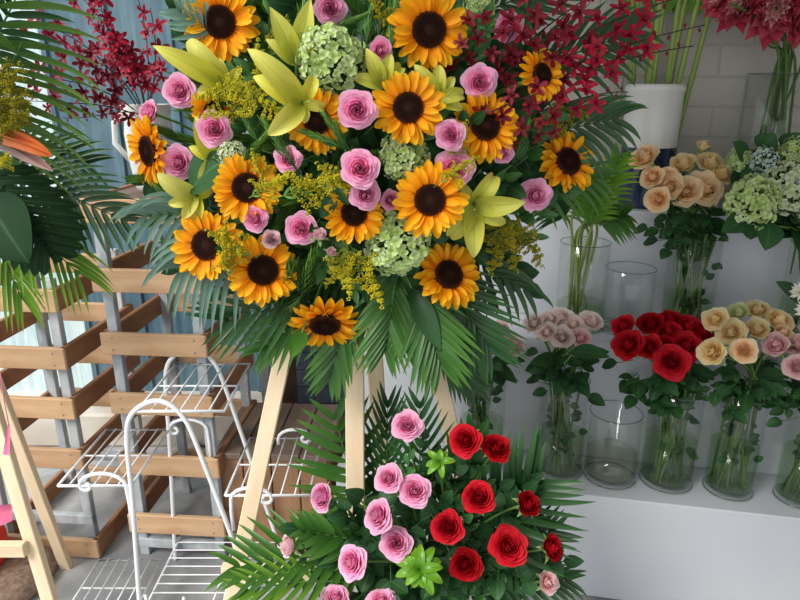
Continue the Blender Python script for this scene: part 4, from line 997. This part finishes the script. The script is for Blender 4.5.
# ================================================================ the lower arrangement at the foot of the easel
H3 = V((.03, 1.215, .44))
FHUB = H3
foam3 = thing('floral_foam', 'dark green floral foam block behind the red and pink roses at the easel foot', 'floral foam', T(H3+V((0, .0, 0))))
b = MB(); b.box(I4, .24, .07, .16, (0, 0, 0), .015); b.build('foam_block', MT['foam'], foam3)
def hub3(): return H3 + V((R.uniform(-.09, .09), R.uniform(-.03, .02), R.uniform(-.05, .06)))
def D3(u, v, off=0): return 1.05+.05*min(1.5, ((u-430)/130)**2)+.03*max(0, (520-v)/100)+off
G3 = 'red roses at the easel foot'; G4 = 'pink roses at the easel foot'
for (u, v, r, fx, fy, op, c, lab) in [
 (465, 440, 19, -.25, .15, 1, 'red', 'topmost red rose of the arrangement at the easel foot'),
 (497, 447, 17, .35, .45, 1, 'dark', 'red rose touching the topmost one at the easel foot'),
 (479, 497, 19, .05, .25, 1, 'red', 'red rose below the touching red pair'),
 (529, 504, 17, .6, .1, 2, 'dark', 'dark red rose turned aside in front of the white stand'),
 (447, 527, 19, -.2, .0, 1, 'red', 'bright red rose nearest to the pink roses'),
 (509, 546, 20, .2, .1, 0, 'red', 'open red rose between two darker red ones'),
 (466, 566, 19, .0, -.3, 1, 'dark', 'red rose beside the bright green leaf tuft'),
 (553, 548, 17, .9, .1, 2, 'dark', 'outermost dark red rose directly above a pale pink rose')]:
    rose(u, v, r, D3(u, v), fx, fy, hub3(), lab, G3, c, op, 3, (.28, .65), 1.0)
for (u, v, r, fx, fy, op, c, lab) in [
 (407, 425, 16, .0, .15, 0, 'pink', 'topmost pink rose, in front of the rear easel leg'),
 (388, 478, 15, -.25, .2, 0, 'pink', 'pink rose just beside the central easel bar'),
 (415, 490, 17, .1, .15, 0, 'pink', 'wide pink rose touching its neighbour in the middle of the lower arrangement'),
 (376, 516, 18, -.9, .1, 0, 'pink', 'pink rose in profile left of the round open pink rose'),
 (320, 497, 17, -1.0, .0, 1, 'pink', 'pink rose in profile beside the wire shelf'),
 (396, 543, 17, .0, .0, 0, 'pink', 'round open pink rose with a deep pink heart'),
 (350, 563, 18, -.7, -.1, 0, 'pink', 'pink rose turned aside over the pale palm blades'),
 (287, 546, 15, -1.7, .0, 2, 'blush', 'pink rose seen from behind near the easel joint'),
 (335, 597, 15, -.1, .7, 0, 'pink', 'pink rose cut by the bottom of the photo under the palm blades'),
 (381, 600, 15, .0, .7, 0, 'pink', 'pink rose cut by the bottom of the photo beside the bright green tuft'),
 (549, 582, 15, .5, .0, 2, 'lilac', 'pale pink rose below the outermost dark red rose')]:
    rose(u, v, r, D3(u, v), fx, fy, hub3(), lab, G4, c, op, 3, (.28, .65), 1.0)
def fr3(u0, v0, Y0, u1, v1, Y1, ll, lab, mat='palm', **k):
    return frond(P(u0, v0, Y0), P(u1, v1, Y1), ll, lab, 'palm fronds at the easel foot', mat, **k)
fr3(385, 560, 1.2, 232, 568, 1.12, .14, 'pale shiny palm frond spreading over the easel joint', 'palm', n=15, fan=1.15, lw=.008, droop=.5, nrm=V((0, -.6, 1)))
fr3(370, 585, 1.15, 240, 592, 1.07, .11, 'light palm frond along the bottom of the photo under the pink roses', 'palm_light', n=13, fan=1.1, lw=.006, droop=.5, nrm=V((0, -.5, 1)))
fr3(385, 545, 1.22, 300, 530, 1.14, .09, 'green palm frond behind the profile pink rose', 'palm', n=12, fan=1.0, lw=.010, droop=.5)
fr3(362, 520, 1.37, 334, 412, 1.42, .15, 'upright palm frond with broad blades beside the central easel bar', 'palm', n=12, fan=1.35, lw=.010, droop=.3)
fr3(385, 520, 1.36, 388, 400, 1.42, .12, 'upright palm frond behind the topmost pink rose', 'palm_dark', n=13, fan=.7, lw=.006, droop=.3)
fr3(420, 520, 1.24, 420, 400, 1.26, .11, 'dark upright palm frond between the pink and red roses', 'palm_dark', n=13, fan=.9, lw=.006, droop=.4)
fr3(455, 545, 1.22, 540, 480, 1.20, .19, 'large palm frond fanning out behind the upper red roses', 'palm_dark', n=13, fan=1.25, lw=.0085, droop=.35, start=.3)
fr3(450, 560, 1.22, 555, 530, 1.20, .12, 'palm frond fanning over the white stand behind the turned red rose', 'palm_dark', n=12, fan=.8, lw=.0075, droop=.35)
fr3(460, 580, 1.20, 570, 580, 1.18, .10, 'lowest dark palm frond under the outermost roses', 'palm_dark', n=14, fan=.9, lw=.006, grav=.8)
fr3(430, 540, 1.24, 475, 425, 1.22, .10, 'dark palm frond just behind the topmost red rose', 'palm_dark', n=12, fan=.9, lw=.008, droop=.3)
for (u, v, n, r, lab) in [(420, 570, 13, .058, 'bright green tuft of broad leaves at the bottom of the roses'), (440, 462, 7, .04, 'small bright green leaf tuft beside the topmost red rose')]:
    p = P(u, v, D3(u, v)-.02+(.03 if n < 10 else 0)); t = thing('leaf_tuft', lab, 'foliage', T(p) @ frame(face_dir(p, 0, .2)))
    for i in range(n):
        b = MB(); a = i*2.39996; b.blade(I4, r*R.uniform(.7, 1.1), r*.17, leafp, 1.3-.5*(i/n), -2.2, .35, 9, 2, R.random()); b.build('leaf', M['leaf_bright'], t, Matrix.Rotation(a, 4, 'Z'))
    stem_to(t, 0, hub3(), .003)
for (a, b_, w, lab) in [((362, 500, 1.14), (345, 490, 1.10), .019, 'round dark rose leaf beside the central easel bar'), ((370, 508, 1.14), (380, 495, 1.1), .016, 'dark leaf between the central bar and a pink rose')]:
    leaf_thing(P(*a), P(*b_), w, lab, 'leaf', stalk=H3)
for i in range(46):
    a = i*2.39996; q = math.sqrt((i+.5)/46); u = 430+q*108*math.cos(a); v = 540+q*85*math.sin(a)
    if u < 400 and v < 505: continue
    o = P(u, v, D3(u, v, .09+.04*R.random())); d = (o-H3); d.y *= .5; d = d.normalized() + V((R.uniform(-.5, .5), -.3, R.uniform(-.3, .6)))
    t = thing('leafy_sprig', 'dark green leafy sprig among the roses at the easel foot', 'foliage', T(o-d.normalized()*.06) @ yframe(d, CAM-o), 'leafy sprigs at the easel foot')
    inst('foliage', SPRIG[R.choice((0, 1, 1, 2))], t, S(R.uniform(.7, .95)))
    mi = t.matrix_world.inverted(); b = MB(); e = mi @ hub3(); b.tube(bez(V((0, 0, 0)), V((0, -.03, 0)), e*.6, e, 5), .0014, 5); b.build('stalk', M['green_stem'], t)
FHUB = None
# ================================================================ vases on the stepped stand
def height_at(p, v):
    """height of the point above p that is seen at row v"""
    y = -(v-300)/FPX; return CAMH + p.y*(-SP+y*CP)/(CP+y*SP) - p.z
def vase_at(k, u, off, rimv, rpx, label, **kw):
    p = on_step(k, u, off); r = rpx*px(p); h = height_at(p, rimv)
    return glass_vase(p, r, h, label, **kw), p, r, h
def bunch(p, r, h, data, color, grp, noun, vase, dy=.0, nleaf=3, spread=.085, lsize=1.0, fyk=.75):
    global VIA
    VIA = (p+V((0, 0, h)), p+V((0, 0, .02)), r*.7, r*.6)
    us = [d[0] for d in data]; vs = [d[1] for d in data]; cu, cv = sum(us)/len(us), sum(vs)/len(vs)
    for d in data:
        u, v, rr, where = d[:4]; c = d[4] if len(d) > 4 else color; op = d[5] if len(d) > 5 else R.choice((1, 1, 2))
        fx = (u-cu)/45; fy = -(v-cv)/45+fyk
        Y = p.y - spread*(v-cv)/28 + spread*.5*abs(u-cu)/45*0 + dy
        lab = '%s %s, %s' % (noun if len(d) <= 6 else d[6], where, vase)
        rose(u, v, rr*1.17, Y, fx*.7, fy*.8, VIA[1], lab, grp, c, op, nleaf, (.16, .42), lsize, .0036)
    VIA = None
    for i in range(15):
        m0 = p+V((R.uniform(-.6, .6)*r, R.uniform(-.5, .5)*r, h*1.02)); m1 = p+V((R.uniform(-.6, .6)*r, R.uniform(-.6, .6)*r, .02))
        t = thing('cut_flower_stem', 'dark green leafy cut stem standing among the '+grp, 'stem', T(m1), 'extra stems of the '+grp)
        b = MB(); b.tube(bez(V((0, 0, 0)), (m0-m1)*.3, (m0-m1)*.7, m0-m1, 6), .0037, 6); b.build('stalk', M['green_stem'], t)
        for k in range(2):
            q_ = (m0-m1)*R.uniform(.25, 1.0); d = V((R.uniform(-1, 1), -R.random(), R.uniform(-.3, .7)))
            inst('leaf', RLEAF[1], t, T(q_) @ yframe(d, V((0, -1, .6))) @ S(.62))
def loose_leaves(p, h, n, ru, grp_label, size=.075, mat='leaf', low=.02):
    for i in range(n):
        a = R.uniform(-.2, PI+.2) if i % 2 else R.uniform(PI*.9, PI*2.1); d = V((math.cos(a), -abs(math.sin(a))*.7, R.uniform(-.45, .25))).normalized()
        o = p+V((0, 0, h+low+R.uniform(0, .05)))+V((d.x, d.y, 0))*.02
        leaf_thing(o, o+d*size*R.uniform(.8, 1.15), size*.26, grp_label[0], mat, name='hydrangea_leaf' if 'hydrangea' in grp_label[0] else 'rose_leaf', group=grp_label[1], bend=-.7, stalk=p+V((0, 0, h*.7)), nrm=V((0, -.6, 1)))

# lower step
v_, p, r, h = vase_at(0, 665, .125, 389, 25, 'glass vase of red roses on the lowest step', water=.5)
bunch(p, r, h, [(622, 325, 12, 'highest at the outer corner', 'red', 1), (627, 344, 16, 'lowest at the outer corner', 'red', 1), (650, 322, 13, 'dark, at the top of the bunch', 'dark', 1), (669, 318, 12, 'topmost of the bunch', 'dark', 2), (649, 346, 13, 'under the dark top one', 'red', 1), (668, 330, 13, 'in the centre of the bunch', 'red', 1), (689, 325, 14, 'at the top beside the cream roses', 'red', 1), (687, 345, 15, 'low beside the cream roses', 'red', 0), (672, 361, 16, 'hanging lowest in front', 'red', 0), (704, 331, 11, 'dark, touching the cream roses', 'dark', 1), (665, 343, 10, 'small, behind the lowest front one', 'dark', 2)], 'red', 'red roses in the glass vase', 'red rose', 'in the lowest step vase')
loose_leaves(p, h, 12, 40, ('dark rose leaf hanging under the red roses in the vase', 'leaves under the vase of red roses'))
v_, p, r, h = vase_at(0, 727, .115, 393, 23, 'glass vase of cream and peach roses on the lowest step', water=.5)
bunch(p, r, h, [(714, 318, 13, 'at the upper corner by the red roses'), (738, 311, 12, 'greenish, topmost', 'greenish', 2), (758, 308, 12, 'pale, second at the top', 'cream', 1), (780, 319, 14, 'wide, at the upper far corner', 'cream', 1), (730, 331, 15, 'in the centre, under the greenish one'), (757, 328, 14, 'in the centre, under the pale top one'), (711, 352, 16, 'lowest by the red roses'), (744, 350, 13, 'apricot, lowest in front', 'peach', 1), (784, 331, 10, 'small apricot, above the pink ones', 'peach', 2)], 'cream', 'cream roses in the glass vase', 'cream rose', 'beside the red ones')
loose_leaves(p, h, 12, 40, ('dark rose leaf hanging under the cream roses in the vase', 'leaves under the vase of cream roses'), .085)
v_, p, r, h = vase_at(0, 797, .105, 400, 22, 'glass vase cut by the photo edge holding pale pink roses', water=.5)
bunch(p, r, h, [(775, 344, 15, 'nearest to the apricot rose'), (797, 344, 13, 'middle one at the photo edge'), (797, 366, 13, 'lowest one at the photo edge'), (815, 330, 13, 'highest one at the photo edge'), (820, 355, 13, 'outermost, past the photo edge')], 'lilac', 'pale pink roses in the edge vase', 'pale pink rose', 'in the edge vase')
loose_leaves(p, h, 7, 40, ('dark rose leaf under the pale pink roses at the photo edge', 'leaves under the edge vase'), .085)
vase_at(0, 609, .115, 412, 25, 'empty glass cylinder half filled with murky water on the lowest step', water=.42, wm='water_m')
v_, p, r, h = vase_at(0, 558, .12, 379, 23, 'glass vase of whitish pink roses on the lowest step beside the palm frond', water=.45)
bunch(p, r, h, [(533, 322, 11, 'outermost by the palm blades'), (560, 316, 12, 'topmost'), (573, 323, 11, 'upper, beside the topmost'), (592, 320, 12, 'at the far upper corner'), (546, 331, 12, 'left of the lowest front one'), (562, 336, 12, 'lowest in front'), (581, 337, 11, 'pinkish, lowest at the far side', 'lilac', 1), (550, 318, 10, 'small, behind the topmost')], 'white', 'whitish roses in the glass vase', 'whitish rose', 'beyond the palm blades')
loose_leaves(p, h, 12, 40, ('green rose leaf hanging under the whitish roses', 'leaves under the vase of whitish roses'), .09, 'leaf')
leaf_thing(P(570, 352, 1.62), P(609, 357, 1.58), .027, 'large dark leaf sticking out from under the whitish roses', 'leaf', nrm=V((0, -.5, 1)), stalk=p+V((0, 0, h)))
v_, p, r, h = vase_at(0, 480, .12, 373, 22, 'glass vase mostly hidden behind the hanging palm blades', water=.5)
bunch(p, r, h, [(513, 345, 13, 'outermost'), (486, 343, 12, 'half hidden by palm blades'), (464, 335, 11, 'deepest behind the blades'), (500, 328, 11, 'highest')], 'lilac', 'dusty pink roses behind the palm blades', 'dusty pink rose', 'behind the palm blades')
loose_leaves(p, h, 12, 40, ('dark rose leaf at the mouth of the partly hidden vase', 'leaves of the partly hidden vase'), .09)
# middle step
v_, p, r, h = vase_at(1, 683, .115, 236, 24, 'glass vase of peach roses on the middle step', water=.42)
bunch(p, r, h, [(643, 156, 15, 'standing out in front of the navy vase'), (651, 176, 12, 'under the one by the navy vase'), (657, 199, 13, 'lowest by the navy vase'), (667, 177, 12, 'inner, beside the navy vase'), (683, 162, 14, 'upper centre', 'cream', 2), (703, 146, 10, 'smallest bud, topmost', 'cream', 3), (711, 161, 14, 'upper corner by the hydrangea', 'cream', 1), (723, 172, 13, 'outermost by the hydrangea', 'cream', 1), (668, 186, 14, 'deep apricot heart, centre front', 'peach', 1), (685, 190, 16, 'broad, centre front'), (706, 187, 17, 'fully open, front by the hydrangea', 'peach', 0)], 'peach', 'peach roses in the glass vase', 'peach rose', 'on the middle step', spread=.06)
loose_leaves(p, h, 10, 40, ('dark rose leaf hanging under the peach roses', 'leaves under the vase of peach roses'), .07)
vase_at(1, 624, .12, 268, 24, 'empty clear glass cylinder standing on the middle step', water=0)
v_, p, r, h = vase_at(1, 578, .12, 242, 24, 'glass vase of cut palm stems on the middle step', water=.3)
for i, (u, v, du, dv, m, lab) in enumerate([(596, 215, 24, -60, 'palm_light', 'light palm frond highest in the vase of palm stems'), (600, 225, 26, -10, 'palm', 'palm frond bending out of the vase of palm stems toward the navy vase'), (575, 215, -5, -60, 'palm', 'upright palm frond in the vase of palm stems'), (565, 220, -25, -30, 'palm_dark', 'dark palm frond in the vase of palm stems nearest the pink rose'), (590, 225, 8, -40, 'palm_light', 'middle light palm frond in the vase of palm stems')]):
    a = P(u, v, p.y-.02); t = frond(a, P(u+du, v+dv, p.y-.10), .10, lab, 'cut palm fronds in the glass vase', m, n=14, fan=.9, lw=.007, grav=.8)
    for k in range(2):
        VIA = (p+V((0, 0, h)), p+V((0, 0, .02)), r*.6, r*.5); stem_to(t, 0, p, .0042, 'bamboo', name='cut_stalk'); VIA = None
v_, p, r, h = vase_at(1, 800, .11, 243, 25, 'glass vase of hydrangeas cut by the photo edge on the middle step', water=.45)
VIA = (p+V((0, 0, h)), p+V((0, 0, .02)), r*.6, r*.5)
for (u, v, rr, k, dY, lab) in [(748, 198, 28, 'green', -.10, 'green hydrangea lowest, beside the peach roses'), (790, 184, 30, 'white', -.09, 'whitish hydrangea at the photo edge beside the green one'), (762, 158, 15, 'blue', -.03, 'bluish white hydrangea behind the green one'), (795, 150, 18, 'green', -.02, 'yellow green hydrangea highest at the photo edge'), (738, 158, 13, 'green', .02, 'small green hydrangea just behind the outermost peach rose')]:
    hydrangea(u, v, rr, p.y+dY, (u-790)/120, .35, p, lab, 'hydrangeas in the glass vase', k, 2)
VIA = None
loose_leaves(p+V((-.07, 0, 0)), h, 14, 40, ('broad dark hydrangea leaf under the hydrangea heads', 'hydrangea leaves in the glass vase'), .12, 'leaf', .03)
for (a, b_, w) in [((752, 218, 1.76), (722, 232, 1.72), .034), ((770, 222, 1.76), (765, 250, 1.72), .036), ((760, 150, 1.86), (775, 134, 1.84), .034), ((745, 160, 1.86), (733, 142, 1.85), .03), ((785, 150, 1.86), (800, 133, 1.84), .034)]:
    leaf_thing(P(*a), P(*b_), w, 'broad dark hydrangea leaf under the hydrangea heads', 'leaf', name='hydrangea_leaf', group='hydrangea leaves in the glass vase', nrm=V((0, -.8, .7)), stalk=p+V((0, 0, h)))
# white daisies cut by the edge, in front of the hydrangea vase
q = on_step(0, 838, .10)
for (u, v, lab) in [(801, 292, 'white daisy like bloom at the photo edge above the pale pink roses'), (806, 310, 'lower white daisy like bloom at the photo edge')]:
    c = P(u, v, 1.62); t = thing('white_chrysanthemum', lab, 'chrysanthemum', T(c) @ frame(face_dir(c, -.5, .3)), 'white blooms at the photo edge')
    b = MB()
    for k in range(34): b.blade(Matrix.Rotation(k*2.39996, 4, 'Z'), .030*(1-.3*(k/34)), .0042, strap, .1+1.1*k/34, .2, .5, 5, 1, R.random())
    b.build('petal_ring', M['mum'], t)
    b = MB(); b.lathe([(.001, .004), (.006, .003), (.007, 0)], 10); b.build('eye', M['solidago'], t)
    stem_to(t, 0, V((q.x+.03, 1.60, STEPZ[0]+.1)), .002)
glass_vase(V((q.x+.035, 1.585, STEPZ[0])), .055, .30, 'glass vase of white blooms past the photo edge')
leaf_thing(P(798, 300, 1.66), P(776, 282, 1.64), .022, 'dark leaf beside the white daisy like bloom', 'leaf', nrm=V((0, -.8, .6)), stalk=V((q.x+.03, 1.60, STEPZ[0]+.25)))
# top step
p = on_step(2, 642, .12); r = 26*px(p); h = height_at(p, 84)
cv = thing('ceramic_vase', 'tall white and navy glazed ceramic vase on the top step', 'vase', T(p))
b = MB(); zb = h*.50; b.lathe([(.001, 0), (r*.93, 0), (r*.965, .012), (r*.975, zb)], 48); b.build('navy_base', MT['cer_n'], cv, label='navy blue lower band')
b = MB(); b.lathe([(r*.975, zb), (r*.99, h*.7), (r, h*.93), (r*1.05, h*.945), (r*1.06, h*.975), (r*1.0, h), (r*.93, h), (r*.92, h*.9), (r*.9, h*.1), (.001, h*.1)], 48); b.build('white_body', MT['cer_w'], cv, label='white glazed upper body')
for i, (x, lean) in enumerate([(-.055, -.03), (-.03, .01), (-.01, -.02), (.012, .02), (.035, .04), (.052, .09), (-.042, -.06), (.022, .07), (-.02, .0), (.0, .05), (.045, .02), (-.05, .02)]):
    t = thing('thick_green_stem', 'thick pale green cut stem rising out of the white and navy vase', 'stem', T(p+V((x*.9, (-.03 if i % 2 else .025), h*.12))), 'green stems in the white and navy vase')
    b = MB(); n = 14; b.tube([V((lean*(k/n), 0, .62*k/n)) for k in range(n+1)], [.0085*(1.12 if k % 4 == 0 else 1) for k in range(n+1)], 8); b.build('stalk', M['bamboo'], t)
    for k in (12,): b = MB(); b.blade(T((lean*k/n, 0, .62*k/n)) @ yframe(V((.5 if i % 2 else -.5, -.2, .8)), V((0, -1, 0))), .16, .012, strap, 0, -.8, .3, 8, 1, .3); b.build('leaf', M['palm_light'], t)
p = on_step(2, 757, .12); r = 28*px(p); h = height_at(p, 74)
glass_vase(p, r, h, 'clear glass vase of long green stems on the top step', water=.35)
VIA = (p+V((0, 0, h)), p+V((0, 0, .02)), r*.5, r*.6)
for i, (u, v, rr, fx, fy, lab) in enumerate([(741, 4, 27, -.5, .1, 'crimson bloom nearest the wall of bricks, in the top glass vase'), (776, 8, 34, .0, -.1, 'large crimson bloom with pale pink centre in the top glass vase'), (803, 20, 24, .6, -.2, 'crimson bloom at the photo edge in the top glass vase'), (718, 0, 16, -.8, .2, 'small crimson bloom on the outer side of the top glass vase')]):
    c = P(u, v, p.y-.05-.03*i); k = rr*px(c); t = thing('protea_bloom', lab, 'protea', T(c) @ frame(face_dir(c, fx, fy), R.random()) @ S(k), 'crimson blooms in the top glass vase')
    b = MB()
    for j in range(34): q_ = j/34; b.blade(Matrix.Rotation(j*2.39996, 4, 'Z') @ T((0, .12, -.2)), 1.15-.35*q_, .3, pointed, .25+.8*q_, .1+.5*q_, .6, 7, 2, q_, .1)
    b.build('outer_bracts', M['protea_out'], t)
    b = MB()
    for j in range(22): q_ = j/22; b.blade(Matrix.Rotation(j*2.39996, 4, 'Z') @ T((0, .06, 0)), .72-.25*q_, .13, pointed, .7+.65*q_, .3, .6, 6, 2, 1-q_)
    b.build('inner_bracts', M['protea_in'], t)
    stem_to(t, -.2, p, .004)
for i in range(9):
    a = i*2.4; e = p+V((.05*math.cos(a)+(.03 if i % 2 else -.02), .04*math.sin(a), h+.10+.03*(i % 3)))
    t = thing('thin_green_stem', 'thin dark green stem in the top glass vase below the crimson blooms', 'stem', T(e) @ frame(V((.5*math.cos(a)*.4, -.1, 1))), 'thin stems in the top glass vase')
    stem_to(t, 0, p, .0036)
VIA = None
# ================================================================ light: overcast daylight from the open left side
w = bpy.data.worlds.new('sky'); SC.world = w; w.use_nodes = True; bg = w.node_tree.nodes['Background']
bg.inputs[0].default_value = (.97, .98, 1, 1); bg.inputs[1].default_value = 1.05
l = bpy.data.lights.new('sun', 'SUN'); l.energy = 3.0; l.angle = math.radians(25); l.color = (1, .97, .92)
lo = bpy.data.objects.new('sun', l); col.objects.link(lo)
lo.rotation_euler = V((.62, .62, -.85)).to_track_quat('-Z', 'Y').to_euler()
SC.view_settings.view_transform = 'Standard'; SC.view_settings.look = 'None'; SC.view_settings.gamma = 1; SC.view_settings.exposure = .2
SC.cycles.max_bounces = 8; SC.cycles.transparent_max_bounces = 32; SC.cycles.use_denoising = True
